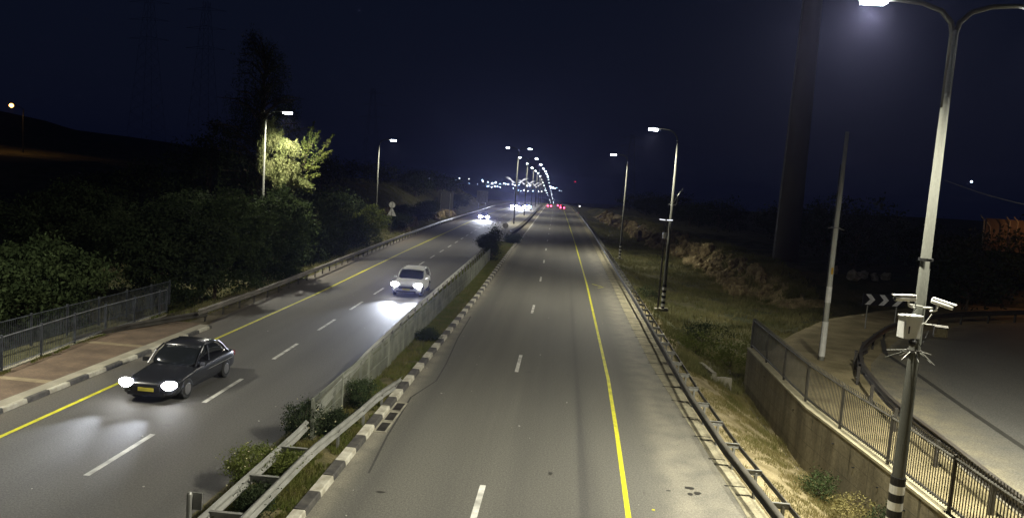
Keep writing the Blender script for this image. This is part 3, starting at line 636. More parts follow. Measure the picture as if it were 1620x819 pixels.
def street_lamp(loc, label, h=11.4, arms=(-1,), reach=1.25, rise=.85, banded=True, power=5000, mlens=None, r0=.125, r1=.055, group='street lamps along the road', foot=True, size=1.0, azim=0.0, cat='street lamp', foot_z=0, deco=False, tilt=20):
    t = thing('street_lamp', loc, label, cat, group, azim)
    hp = h - rise * .9
    m = MB(); zs = [0, 1.9 - foot_z, 4.5, hp]; rr = [r0, r0 * .96, r0 * .82, r1]
    m.tube([(0, 0, z) for z in zs], rr, 14); m.build('pole', M_POLE, t, smooth=True)
    for s in arms:
        m = MB(); m.tube([(s * .035 if len(arms) > 1 else 0, 0, hp - 1.6), *[(p[0] + (s * .035 if len(arms) > 1 else 0), 0, p[2]) for p in arm_pts(s, reach, hp - .05, rise)]], [r1 * .8, r1 * .82, r1 * .8, r1 * .75, r1 * .7, r1 * .62, r1 * .55], 8); m.build('arm', M_POLE, t, smooth=True)
        lx = lamp_head(t, s, reach, hp - .05 + rise, mlens or M_LENS, size, 1.0 if size > 1 else .4)
        if power > 0: spot('lamp_light', (lx, 0, hp - .05 + rise - .2 * size), power, t, cone=160, blend=1.0, rot=(0, -s * math.radians(tilt), 0))
    if banded:
        nb = 9; m = MB()
        for k in range(nb): m.m = k % 2; m.tube([(0, 0, BAND * k + .05), (0, 0, BAND * (k + 1) + .05)], r0 + .008, 16)
        m.build('warning_bands', [M_BLACK, M_WPAINT], t)
    if foot: MB().box((0, 0, .02), (.7, .7, .16)).build('footing', M_CONC, t)
    if deco:
        for s in (-1, 1):
            m = MB(); base = Vector((s * .25, 0, 8.2))
            for k in range(5):
                a = math.radians(25 + k * 9); L_ = 2.3 - .3 * k
                d = Vector((s * math.cos(a), 0, math.sin(a)))
                p0 = base + Vector((s * .12 * k, 0, -.05 * k)); m.tube([p0, p0 + d * L_ * .5 + Vector((0, 0, .05)), p0 + d * L_], [.04, .07, .02], 6)
            m.build('wing_ornament', emit('festive_ornament_white', (.92, .93, 1), .9), t)
    return t
G = 'street lamps lining the road'
near = street_lamp((7.93, 16.6, -.45), 'tall double-armed grey lamp post with striped base in front of the picket fence', h=12.5, arms=(-1, 1), reach=1.35, rise=.62, tilt=36, power=15500, r0=.15, r1=.075, group=G, foot_z=0, foot=True)
for ch in near.children:
    if ch.name.startswith('warning_bands'): ch.location.z = .45
MB().tube([(0, 0, 7.06), (0, 0, 7.12)], .145, 16).build('clamp_band', M_BLACK, near)
street_lamp((7.33, 50.9, -.12), 'single-arm lamp post with striped base standing between guard rail and rocks', h=12.2, power=8800, tilt=12, size=1.2, group=G)
street_lamp((7.12, 88.0, -.1), 'single-arm lamp post with striped base farther down the right roadside', h=12.2, power=7600, tilt=12, size=1.25, group=G)
street_lamp((7.6, -19, 0), 'lamp post behind the viewer beside the right carriageway', h=12.2, power=24000, group=G)
street_lamp((-23.2, 56, -1.1), 'lamp post rising from the left shrubs in front of the lit tree', h=13.1, arms=(1,), banded=False, power=9500, tilt=8, size=1.25, group=G)
street_lamp((-22.7, 89, 1.2), 'thin lamp post behind the left guard rail near the warning signs', h=10.9, arms=(1,), banded=False, power=6500, tilt=10, size=1.25, group=G)
street_lamp((-22.9, 21, -1.4), 'lamp post left of the brick pavement near the viewer', h=13.1, arms=(1,), banded=False, power=8000, tilt=-4, group=G)
# ornaments on the second right-hand lamp
t = [o for o in COL.objects if o.name.startswith('street_lamp') and abs(o.location.y - 50.9) < .01][0]
m = MB(); m.tube([(.05, 0, 7.3), (.35, -.05, 7.9), (.62, -.05, 8.35)], [.03, .05, .015], 6); m.tube([(.05, 0, 7.15), (.3, 0, 7.3), (.36, 0, 7.75)], [.03, .05, .015], 6); m.box((0, 0, 7.2), (.5, .06, .05)); m.build('wing_ornament', mat('ornament_frame', (0.6, 0.6, 0.57), .5), t)
ORD = ['nearest', 'second', 'third', 'fourth', 'fifth', 'sixth', 'seventh', 'eighth', 'ninth', 'tenth', 'eleventh', 'twelfth', 'thirteenth', 'fourteenth', 'fifteenth', 'sixteenth', 'seventeenth', 'eighteenth', 'nineteenth', 'twentieth', 'twenty-first', 'twenty-second', 'twenty-third']
proto = None
for i in range(23):
    y = 147 + 46.5 * i; x = float(np.interp(y, [147, 193, 240, 286, 333, 380, 426, 519, 1200], [-9.55, -10.0, -10.35, -10.8, -11.2, -11.8, -12.2, -13.2, -16.8]))
    lab = 'double-armed median lamp post, %s in the row along the central walkway' % ORD[i]
    if i < 7:
        t = street_lamp((x, y, float(zr(y)) + .1), lab, h=15.0, arms=(-1, 1), reach=1.75, rise=.8, banded=False, power=7500 if i < 6 else 4000, mlens=M_LENSFAR, r0=.15, r1=.08, group='double lamps along the median', foot=False, size=1.25, deco=i < 4)
    else:
        if proto is None:
            proto = street_lamp((x, y, float(zr(y)) + .1), lab, h=15.0, arms=(-1, 1), reach=1.75, rise=.8, banded=False, power=0, mlens=emit('lamp_lens_farther', (0.86, 0.93, 1.0), 26), r0=.15, r1=.08, group='double lamps along the median', foot=False, size=1.01)
        else:
            c = copy_tree(proto); c.location = (x, y, float(zr(y)) + .1); c['label'] = lab

# ------------------------------------------------------------------ equipment on the near pole
def q(o, **k):
    for a, b in k.items(): o[a] = b
    return o
t = thing('control_box', (7.60, 16.25, 4.95), 'white metal equipment box clamped to the near lamp post', 'equipment box', rz=.35)
m = MB(); m.box((0, 0, .24), (.40, .24, .46)); m.build('cabinet', M_WPAINT, t)
m = MB(); m.box((0, -.002, .485), (.43, .28, .03)); m.build('lid', M_WPAINT, t)
m = MB(); m.box((-.12, -.122, .20), (.03, .014, .16)); m.build('handle', M_BLACK, t)
def sec_cam(loc, rz, pitch, label):
    t = thing('security_camera', loc, label, 'camera', 'security cameras on the near lamp post', rz)
    m = MB(); vs = []
    n = 12; secs = [(-.22, .055), (-.20, .075), (.12, .078), (.22, .070)]
    for x, r in secs:
        for k in range(n):
            a = 2 * math.pi * k / n; vs.append((x, r * math.cos(a), max(-.055, r * math.sin(a)) + .02))
    m.add(vs, [tuple(range(n))[::-1], tuple(range((len(secs) - 1) * n, len(secs) * n))] + [(i * n + k, i * n + (k + 1) % n, (i + 1) * n + (k + 1) % n, (i + 1) * n + k) for i in range(len(secs) - 1) for k in range(n)])
    h = m.build('housing', M_WPAINT, t, smooth=False); h.rotation_euler = (0, pitch, 0)
    m = MB(); m.box((.02, 0, .088), (.46, .14, .010)); hh = m.build('sun_shield', M_WPAINT, t); hh.rotation_euler = (0, pitch, 0)
    m = MB(); m.box((.222, 0, .012), (.01, .09, .07)); g = m.build('window', M_BLACK, t); g.rotation_euler = (0, pitch, 0)
    m = MB(); m.tube([(-.08, 0, -.03), (-.10, 0, -.14), (-.22, 0, -.17)], .022, 8); m.build('bracket', M_WPAINT, t)
    return t
sec_cam((7.37, 16.1, 5.80), math.radians(185), .04, 'white tube security camera pointing left above the equipment box')
m = MB(); m.tube([(7.55, 16.2, 5.43), (7.66, 16.18, 5.62), (7.6, 16.16, 5.74)], .010, 5); m.tube([(7.75, 16.3, 5.0), (7.9, 16.28, 4.78), (8.02, 16.35, 5.0), (8.06, 16.35, 5.12)], .010, 5)
q(m.build('loose_cable', M_BLACK), label='thin black cable loops between the box, cameras and floodlight', category='cable')
c = sec_cam((8.22, 16.25, 5.72), math.radians(-38), .22, 'white tube security camera pointing right on its own bracket')
m = MB(); m.tube([(7.93, 16.5, 5.6), (8.12, 16.4, 5.62)], .022, 8); m.tube([(7.93, 16.5, 5.62), (7.5, 16.2, 5.68)], .02, 8); m.tube([(7.8, 16.4, 5.2), (7.95, 16.3, 5.3), (8.06, 16.3, 5.5)], .018, 6)
q(m.build('pole_bracket', M_STEEL), label='small steel arms joining both cameras to the near lamp post', category='bracket')
t = thing('dome_camera', (7.68, 16.2, 4.86), 'small black dome camera hanging under the white equipment box', 'camera')
m = MB(); m.tube([(0, 0, .08), (0, 0, .04), (0, 0, -.05), (0, 0, -.09)], [.04, .085, .075, .02], 12); m.build('dome', M_BLACK, t, smooth=True)
MB().tube([(0, 0, .07), (0, 0, .13)], .03, 8).build('mount', M_DSTEEL, t)
t = thing('floodlight', (8.22, 16.4, 5.15), 'unlit dark square floodlight on the right side of the near lamp post', 'floodlight', rz=-.3)
m = MB(); m.box((.1, 0, -.02), (.26, .10, .24), rx=.3); m.build('housing', M_DSTEEL, t); MB().box((.1, -.06, -.03), (.2, .012, .18), rx=.3).build('glass', M_CGLASS, t); MB().tube([(-.25, 0, .1), (.1, 0, .1)], .015, 6).build('arm', M_STEEL, t)
t = thing('anti_climb_spikes', (7.93, 16.6, 4.62), 'ring of thin steel anti-climb spikes around the near lamp post', 'spikes')
for k in range(9):
    a = 2 * math.pi * k / 9 + .25; L_ = RNG.uniform(.35, .6); dz = RNG.uniform(-.26, -.04)
    MB().tube([(math.cos(a) * .13, math.sin(a) * .13, 0), (math.cos(a) * L_, math.sin(a) * L_, dz)], [.010, .006], 5).build('spike', M_POLE if k % 3 == 1 else M_STEEL, t)
MB().tube([(0, 0, -.03), (0, 0, .03)], .15, 14).build('collar', M_DSTEEL, t)

# mast with two panels by the second lamp
t = thing('signal_mast', (6.98, 50.7, -.1), 'thin mast with two flat panels in painted-on lamplight and a box, beside the second lamp post', 'mast')
MB().tube([(0, 0, 0), (0, 0, 6.1)], .06, 8).build('pole', M_DSTEEL, t)
for x in (-.22, .27): MB().box((x, 0, 6.15), (.36, .30, .05), ry=.05 if x < 0 else -.05).build('panel', emit('panel_lamplight', (.9, .93, 1), 1.3), t)  # panel tops only catch lamplight; that brightness is put in as emission
MB().box((0, 0, 6.08), (.7, .05, .05)).build('crossbar', M_DSTEEL, t); MB().box((0, -.1, 5.1), (.24, .16, .42)).build('box', M_WPAINT, t)
MB().box((0, 0, .03), (.5, .5, .14)).build('footing', M_CONC, t)
# grey pole on the sand
t = thing('utility_pole', (11.86, 33.0, .9), 'bare grey steel pole with a small crossbar standing on the sand', 'pole')
MB().tube([(0, 0, -.2), (0, 0, 4.5), (0.02, 0, 10.0)], [.125, .105, .08], 12).build('pole', mat('slim_pole_galvanised', (.50, .51, .47), .7, (.40, .41, .37), 2, spec=.15), t, smooth=True)
MB().tube([(-.126, .03, 0), (-.10, .03, 8.6)], .018, 6).build('cable', M_BLACK, t)
MB().tube([(0, 0, .2), (0, 0, 1.75)], [.131, .128], 12).build('white_band', M_WPAINT, t); MB().tube([(0, 0, 2.6), (0, 0, 3.3)], [.124, .120], 12).build('white_band', M_WPAINT, t)
MB().box((0, -.116, 4.0), (.09, .02, .28)).build('tag', M_YTAG, t); MB().tube([(-.33, 0, 5.85), (0, 0, 5.9), (.35, 0, 5.8)], .02, 6).build('crossbar', M_STEEL, t)
MB().box((-.02, 0, 5.88), (.3, .3, .04)).build('collar', M_STEEL, t)
# giant concrete pylon
t = thing('concrete_pylon', (24.3, 81.5, 0), 'huge tapering round concrete tower rising out of view behind the rocks', 'tower')
MB().tube([(0, 0, -1), (0, 0, 12), (0, 0, 30), (0, 0, 48)], [1.38, 1.2, .98, .72], 28).build('shaft', M_PILLAR, t, smooth=True)
MB().tube([(0, 0, -.6), (0, 0, 1.4)], [1.75, 1.65], 28).build('footing', M_PILLAR, t)
MB().tube([(-1.32, -.35, 1), (-.97, -.28, 30)], .05, 6).build('cable_duct', M_STEEL, t)
# chevron board
t = thing('chevron_sign', (18.4, 43.0, .93), 'dark board with three white chevrons pointing right behind the curved rail', 'sign', rz=.12)
MB().tube([(-.75, .03, 0), (-.75, .03, 1.35)], .035, 8).build('pole', M_STEEL, t); MB().tube([(.95, .03, 0), (.95, .03, 1.35)], .035, 8).build('pole', M_STEEL, t)
MB().box((.15, 0, 1.7), (2.5, .03, .68)).build('board', M_TRIM, t)
for k in range(3):
    x = -.95 + k * .80; w = .30
    MB().add([(x, -.02, 2.0), (x + w, -.02, 2.0), (x + w + .28, -.02, 1.7), (x + w, -.02, 1.4), (x, -.02, 1.4), (x + .28, -.02, 1.7)], [(0, 5, 2, 1), (5, 4, 3, 2)]) if False else None
    m = MB(); m.add([(x, -.02, 2.0), (x + w, -.02, 2.0), (x + w + .28, -.02, 1.7), (x + w, -.02, 1.4), (x, -.02, 1.4), (x + .28, -.02, 1.7)], [(0, 5, 2, 1), (5, 4, 3, 2)]); m.build('chevron', mat('reflective_white', (.75, .75, .75), .4), t)
# stub post at the median start
t = thing('marker_post', (-7.05, 13.9, 0), 'short grey post with a plate at the near end of the median rail', 'post')
MB().tube([(0, 0, 0), (0, 0, 1.0), (0, 0, 1.04)], [.055, .055, .03], 10).build('post', M_STEEL, t); MB().box((.14, .05, .84), (.2, .02, .36)).build('plate', M_STEEL, t)

# ------------------------------------------------------------------ signs
def disc(m, c, r, n=20, d=.02):
    m.tube([(c[0], c[1] - d / 2, c[2]), (c[0], c[1] + d / 2, c[2])], r, n)
t = thing('warning_sign', (-22.6, 97, gz(-22.6, 97)), 'back of a round sign above a triangular sign on one pole, left bank', 'road sign')
g0 = gz(-22.6, 97)
m = MB(); disc(m, (0, 0, 4.0 - g0), .42); m.build('round_plate', M_SIGNBACK, t)
m = MB(); m.add([(-.62, .01, 2.55 - g0), (.62, .01, 2.55 - g0), (.1, .01, 3.55 - g0), (-.1, .01, 3.55 - g0), (-.62, -.01, 2.55 - g0), (.62, -.01, 2.55 - g0), (.1, -.01, 3.55 - g0), (-.1, -.01, 3.55 - g0)], [(0, 1, 2, 3), (7, 6, 5, 4), (0, 4, 5, 1), (1, 5, 6, 2), (2, 6, 7, 3), (3, 7, 4, 0)]); m.build('triangular_plate', M_SIGNBACK, t)
MB().tube([(0, -.05, 0), (0, -.05, 4.45 - g0)], .04, 8).build('pole', M_DSTEEL, t)
t = thing('round_sign', (-7.9, 104, .05), 'back of a round road sign at the far end of the median fence', 'road sign')
m = MB(); disc(m, (0, 0, 1.95), .42); m.build('plate', mat('sign_plate_grey', (.28, .27, .25), .5), t); MB().tube([(0, -.04, 0), (0, -.04, 2.3)], .05, 8).build('pole', M_STEEL, t)
t = thing('marker_post', (-7.5, 106.5, .05), 'square pale box post standing beside the round sign in the median', 'post'); MB().box((0, 0, .55), (.35, .3, 1.1)).build('post', M_STEEL, t); MB().box((0, 0, 1.12), (.42, .36, .05)).build('cap', M_STEEL, t)
def board(x, y, zc, w, h, label, mt):
    g = gz(x, y); t = thing('sign_board', (x, y, g), label, 'road sign', 'large sign boards seen from behind')
    MB().box((0, 0, zc - g), (w, .06, h)).build('board', mt, t)
    for s in (-.3, .3): MB().box((w * s, -.08, (zc - g) / 2), (.12, .1, zc - g + h * .8)).build('leg', M_STEEL, t)
board(-24.3, 152, 3.7, 3.2, 3.6, 'large dark grey square sign board on the left bank', mat('board_grey_dark', (.10, .10, .09), .7))
board(-24.4, 222, 3.9, 3.4, 3.4, 'large pale grey square sign board near the bend of the left rail', mat('board_grey_pale', (.42, .42, .38), .7))
board(-20.2, 322, 4.8, 1.7, 1.9, 'small sign board at the end of the left rail', mat('board_grey_pale2', (.3, .3, .28), .7))

# ------------------------------------------------------------------ cars
def loft(secs, n, fn):
    vs = []; fs = []
    for s in secs: vs += fn(s)
    m = MB()
    for i in range(len(secs) - 1):
        for k in range(n): fs.append((i * n + k, i * n + (k + 1) % n, (i + 1) * n + (k + 1) % n, (i + 1) * n + k))
    fs += [tuple(range(n))[::-1], tuple((len(secs) - 1) * n + k for k in range(n))]
    m.add(vs, fs); return m
def subsurf(o, lv=2):
    s = o.modifiers.new('s', 'SUBSURF'); s.levels = lv; s.render_levels = lv
def car(loc, rz, label, paint, L=4.5, W=1.8, H=1.48, suv=False, head=None, power=0.0, tail=False, cat='car', simple=False, cone=70, lampr=.11, tilt=8):
    """car facing -Y in its own frame, front bumper at y = -L/2"""
    t = thing('car' if not suv else 'sport_utility_car', loc, label, cat, 'cars on the road', rz)
    gc = .20 if not suv else .26; belt = .60 * H + .03
    hood = .52 * H if not suv else .60 * H
    # (y, half width, bottom, top)
    S = [(-L / 2, W * .36, gc + .12, hood * .72), (-L / 2 + .08, W * .44, gc + .02, hood * .86), (-L / 2 + .35, W * .485, gc, hood * .97), (-L / 2 + 1.05, W * .495, gc, hood + .06),
         (-L * .14, W * .5, gc, belt), (0, W * .5, gc, belt + .01), (L * .22, W * .5, gc, belt + .03), (L * .40, W * .49, gc, belt + .03), (L / 2 - .10, W * .46, gc + .03, belt - .02), (L / 2, W * .40, gc + .16, belt - .16)]
    def sec(s):
        y, w, b, tp = s; mid = b + (tp - b) * .5
        return [(-w * .92, y, b), (-w, y, b + .1), (-w, y, mid), (-w * .975, y, tp - .12), (-w * .86, y, tp), (0, y, tp + .025), (w * .86, y, tp), (w * .975, y, tp - .12), (w, y, mid), (w, y, b + .1), (w * .92, y, b), (0, y, b)]
    b = loft(S, 12, sec).build('body', paint, t, smooth=True); subsurf(b)
    ws = -L * .17; rear = L * .47 if suv else L * .36
    C = [(ws - .05, W * .44, belt - .06, belt - .02), (ws + .38, W * .425, belt - .06, H - .20), (ws + .78, W * .39, belt - .06, H - .02), (.25, W * .385, belt - .06, H), (rear - .75, W * .38, belt - .06, H - .02), (rear - .30, W * .40, belt - .06, H - .18 if suv else H - .26), (rear, W * .43, belt - .06, belt - .01)]
    def csec(s):
        y, w, b_, tp = s; wb = W * .45
        return [(-wb, y, b_), (-w, y, tp - .07), (-w * .82, y, tp), (0, y, tp + .01), (w * .82, y, tp), (w, y, tp - .07), (wb, y, b_)]
    g = loft(C, 7, csec).build('window', M_CGLASS, t, smooth=True); subsurf(g)
    # roof panel and pillars
    R = [(ws + .62, W * .36, H - .045), (ws + .85, W * .385, H + .012), (.25, W * .385, H + .035), (rear - .72, W * .375, H + .012), (rear - .50, W * .36, H - .05)]
    m = MB(); vs = []
    for y, w, z in R: vs += [(-w, y, z - .085), (-w * .85, y, z), (0, y, z + .012), (w * .85, y, z), (w, y, z - .085), (0, y, z - .1)]
    m.add(vs, [(i * 6 + k, i * 6 + (k + 1) % 6, (i + 1) * 6 + (k + 1) % 6, (i + 1) * 6 + k) for i in range(4) for k in range(6)] + [tuple(range(6))[::-1], tuple(range(24, 30))])
    rf = m.build('roof', paint, t, smooth=True)
    if not simple:
        for s in (-1, 1):
            m = MB()
            m.tube([(s * W * .455, ws, belt - .03), (s * W * .425, ws + .4, H - .22), (s * W * .385, ws + .75, H - .05)], .03, 6)
            m.build('pillar', paint, t); m = MB(); m.tube([(s * W * .46, .15, belt), (s * W * .395, .2, H - .05)], .03, 6); m.build('pillar', paint, t); m = MB()
            m.tube([(s * W * .455, rear - .05, belt), (s * W * .40, rear - .38, H - .22), (s * W * .38, rear - .65, H - .05)], .045, 6)
            m.build('pillar', paint, t)
        for s in (-1, 1):
            m = MB(); m.box((s * (W * .5 + .09), ws + .18, belt + .06), (.2, .10, .13)); mo = m.build('mirror', paint, t)
            if suv: MB().tube([(s * W * .36, ws + .95, H + .03), (s * W * .365, .3, H + .075), (s * W * .36, rear - .8, H + .03)], .022, 6).build('roof_rail', M_STEEL, t)
        MB().box((0, -L / 2 + .03, hood * .62), (W * .50, .06, .16)).build('grille', M_TRIM, t)
        MB().box((0, -L / 2 + .03, gc + .12), (W * .66, .08, .12)).build('bumper_intake', M_TRIM, t)
        MB().box((0, -L / 2 - .015, gc + .26), (.50, .02, .11)).build('number_plate', M_PLATE, t)
        for s in (-1, 1):
            MB().tube([(s * W * .47, -L / 2 + 1.2, belt - .30), (s * W * .505, L * .15, belt - .26), (s * W * .50, L * .4, belt - .26)], .010, 4).build('trim_strip', M_STEEL, t)
    rw = .33 if not suv else .37
    for sx in (-1, 1):
        for yy_ in (-L * .31, L * .29):
            w = bpy.data.objects.new('wheel', None); COL.objects.link(w); w.parent = t; w.location = (sx * (W * .5 - .09), yy_, rw)
            MB().tube([(-.11, 0, 0), (-.09, 0, 0), (.09, 0, 0), (.11, 0, 0)], [rw - .05, rw, rw, rw - .05], 20).build('tyre', M_TYRE, w)
            MB().tube([(sx * .10, 0, 0), (sx * .118, 0, 0)], [rw * .62, rw * .55], 14).build('rim', M_RIM, w)
    for s in (-1, 1):
        lit = head is not None
        hx, hy, hz = s * W * .385, -L / 2 + .06, hood * .80
        m = MB(); m.tube([(0, .10, 0), (0, -.03, 0), (0, -.055, 0)], [lampr, lampr, lampr * .7], 14); m.v = [(hx + v[0] * 1.45, hy + v[1] + abs(v[0]) * .15, hz + v[2] * .85 + s * v[0] * .15) for v in m.v]
        m.build('headlight', head if lit else M_CGLASS, t)
        if power > 0:
            sp = spot('headlight_beam', (hx, hy - .12, hz), power, t, cone=cone, blend=1.0, col=(.80, .86, 1.0), rot=(math.radians(90 - tilt), 0, math.radians(180)), r=.05)
        m = MB(); m.box((s * W * .36, L / 2 - .03, belt - .22), (.52, .12, .42) if tail else (.26, .08, .16)); m.build('tail_light', M_TAIL if tail else mat('tail_lens', (.25, .01, .01), .3), t)
    return t
car((-12.62, 21.9 + 2.3, 0), math.radians(0), 'black car with glaring white headlights closest on the left carriageway', M_PAINT_D, 4.6, 1.8, 1.46, head=M_HEAD, power=1500, lampr=.16, tilt=2.5, cone=46)
car((-9.72, 46.6 + 2.3, 0), math.radians(1.5), 'white sport utility car with roof rails and glaring headlights', M_PAINT_W, 4.6, 1.92, 1.66, suv=True, head=M_HEAD, power=3800, lampr=.18, tilt=3, cone=48)
car((-16.75, 157 + 2.2, 0), math.radians(3), 'dark car with twin headlights approaching on the far left carriageway', M_PAINT_D, 4.4, 1.8, 1.5, head=M_HEADFAR, power=9000, simple=True, lampr=.33, tilt=5, cone=50)
car((-14.0, 250, 0), math.radians(2), 'distant car with dazzling white headlights, leftmost of the far group', M_PAINT_S, 4.4, 1.8, 1.5, head=M_HEADFAR, power=9000, simple=True, lampr=.40, tilt=4)
car((-16.9, 258, 0), math.radians(2), 'distant car half hidden in the headlight glare beside the left rail', M_PAINT_S, 4.4, 1.8, 1.5, head=M_HEADFAR, power=5000, simple=True, lampr=.40, tilt=4)
car((-12.9, 268, 0), math.radians(0), 'distant car with bluish headlights, rightmost of the far group', M_PAINT_D, 4.4, 1.8, 1.5, head=M_HEADBLUE, power=5000, simple=True, lampr=.42, tilt=4)
car((-.3, 286, 0), math.radians(180), 'distant car driving away with bright red tail lights', M_PAINT_D, 4.4, 1.8, 1.5, tail=True, simple=True)
car((-5.5, 300, 0), math.radians(180), 'distant silver car driving away near the crest in the left lane', M_PAINT_S, 4.4, 1.8, 1.5, tail=True, simple=True)
car((-1.6, 318, 0), math.radians(180), 'farthest car driving away over the crest', M_PAINT_S, 4.4, 1.8, 1.5, tail=True, simple=True)
for nm, x, y in (('a', -.3, 288.5), ('b', -5.5, 302.5)):
    pass

# ------------------------------------------------------------------ vegetation
def leaf_quads(C, size, rs, droop=0.0, aspect=0.5):
    """one quad per centre in C"""
    n = len(C); u = rs.normal(size=(n, 3)); u[:, 2] -= droop; u /= np.linalg.norm(u, axis=1)[:, None]
    w = rs.normal(size=(n, 3)); w -= (w * u).sum(1)[:, None] * u; w /= np.linalg.norm(w, axis=1)[:, None]
    s = size * rs.uniform(.6, 1.3, n)[:, None]; a = u * s; b = w * s * aspect
    return np.stack([C - a * .5, C + b * .5, C + a * .5, C - b * .5], 1).reshape(-1, 3)
def crown_pts(rs, c, R, nclump, per, clump_r, shell=.55, flat=1.0):
    """clumps spread through an uneven ellipsoid"""
    d = rs.normal(size=(nclump, 3)); d /= np.linalg.norm(d, axis=1)[:, None]
    rad = shell + (1 - shell) * rs.rand(nclump) ** .6
    wob = 1 + .22 * np.sin(d[:, 0] * 3.1 + c[0]) + .18 * np.cos(d[:, 1] * 4.3 + c[1]) + .15 * np.sin(d[:, 2] * 5 + c[0])
    K = d * (rad * wob)[:, None] * np.array(R) + np.array(c)
    sc = clump_r * rs.uniform(.5, 1.4, nclump)
    P = np.repeat(K, per, 0) + rs.normal(size=(nclump * per, 3)) * np.repeat(sc, per)[:, None] * np.array([1, 1, .6])
    return P, K
def tree(name, label, x, y, h, R, m, cat='tree', group=None, trunk=None, seed=1, nclump=130, per=55, leaf=.16, clump=.38, base=None, cz=None, blossoms=None):
    rs = np.random.RandomState(seed); g = gz(x, y) if base is None else base
    t = thing(name, (x, y, g), label, cat, group)
    czz = cz if cz is not None else h - R[2]
    P, K = crown_pts(rs, (0, 0, czz), R, nclump, per, clump)
    ok = P[:, 2] > .05; np_mesh('crown' if trunk else 'foliage', leaf_quads(P[ok], leaf, rs), 4, m, t)
    mb = MB(); tr = trunk or .05
    mb.tube([(0, 0, -.3), (tr * .8, 0, czz * .5), (-tr * .5, tr, czz)], [tr, tr * .8, tr * .5], 8)
    for k in range(7 if trunk else 5):
        e = K[rs.randint(len(K))]; s0 = czz * rs.uniform(.35, .8) if trunk else .05
        mid = (e * .5 + np.array([0, 0, s0 * .5])); mb.tube([(0, 0, s0), tuple(mid), tuple(e)], [tr * .5, tr * .32, tr * .1], 5)
    mb.build('trunk' if trunk else 'stem', M_BARK, t)
    if blossoms:
        idx = rs.choice(len(P), blossoms, replace=False); np_mesh('blossom', leaf_quads(P[idx] + (P[idx] - np.array([0, 0, czz])) * .03, .05, rs, 0, 1), 4, M_FLOWER, t)
    return t
# left row of broad trees behind the bar fences
for i, (x, y, h, R, lab, s, mm) in enumerate([
    (-26.2, 34.0, 7.0, (3.5, 3.0, 2.0), 'broad dark green tree at the far left behind the bar fences', 21, M_LEAF),
    (-23.2, 41.5, 6.7, (3.0, 3.0, 2.4), 'dense leafy tree between the far-left tree and the lamp-lit shrubs', 22, M_LEAFD),
    (-21.6, 45.0, 6.9, (3.0, 2.8, 2.9), 'full round tree in the middle of the left row', 23, M_LEAF),
    (-20.6, 50.5, 6.6, (2.5, 2.6, 3.0), 'yellow-green topped shrub tree nearest the left lamp post', 24, M_LEAF),
    (-31.5, 44.0, 7.2, (3.6, 3.4, 2.4), 'dark tree standing behind the far-left broad tree', 25, M_LEAFD),
    (-27.0, 50.0, 7.0, (3.6, 3.4, 2.6), 'dark tree behind the middle of the left row', 26, M_LEAFD)]):
    tree('leafy_tree', lab, x, y, h, R, mm, trunk=.13, seed=s, nclump=420, per=70, leaf=.21, clump=.30, group='trees behind the left fences')
# shrubs along the left rail further on
for i, (x, y, h, R, lab, mm) in enumerate([
    (-21.9, 62, 3.6, (2.0, 2.2, 1.9), 'rounded shrub just past the left lamp post', M_LEAFD),
    (-22.6, 69, 3.4, (2.1, 2.4, 1.8), 'dark shrub behind the guard rail, next after the rounded one', M_LEAFD),
    (-22.4, 77, 3.8, (2.0, 2.2, 2.0), 'tall dark shrub before the yellow-lit bush', M_LEAFD),
    (-22.2, 84, 4.3, (1.8, 2.0, 2.2), 'yellow-green bush under the second left lamp', M_LEAFY),  # yellow lamplight on this bush painted into its leaf colour
    (-25.6, 73, 5.0, (2.8, 2.6, 2.4), 'larger dark shrub up the left bank', M_LEAFD),
    (-26.5, 86, 4.6, (2.6, 2.6, 2.0), 'dark shrub up the bank behind the yellow-green bush', M_LEAFD),
    (-23.6, 103, 2.4, (1.7, 2.0, 1.2), 'low shrub beside the round and triangular signs', M_LEAFD),
    (-24.8, 112, 2.8, (1.9, 2.2, 1.4), 'shrub on the left bank past the warning signs', M_LEAFD),
    (-24.8, 126, 2.6, (2.0, 2.4, 1.3), 'shrub on the left bank before the dark sign board', M_LEAFD),
    (-25.6, 138, 3.0, (2.0, 2.4, 1.5), 'shrub touching the dark sign board', M_LEAFD),
    (-26.4, 168, 3.4, (2.4, 3.0, 1.7), 'shrub between the two large sign boards', M_LEAFD),
    (-27.2, 192, 3.6, (2.6, 3.4, 1.8), 'last big shrub before the pale sign board', M_LEAFD)]):
    tree('roadside_shrub', lab, x, y, h, R, mm, cat='shrub', group='shrubs along the left bank', seed=40 + i, nclump=200, per=55, leaf=.20, clump=.28)
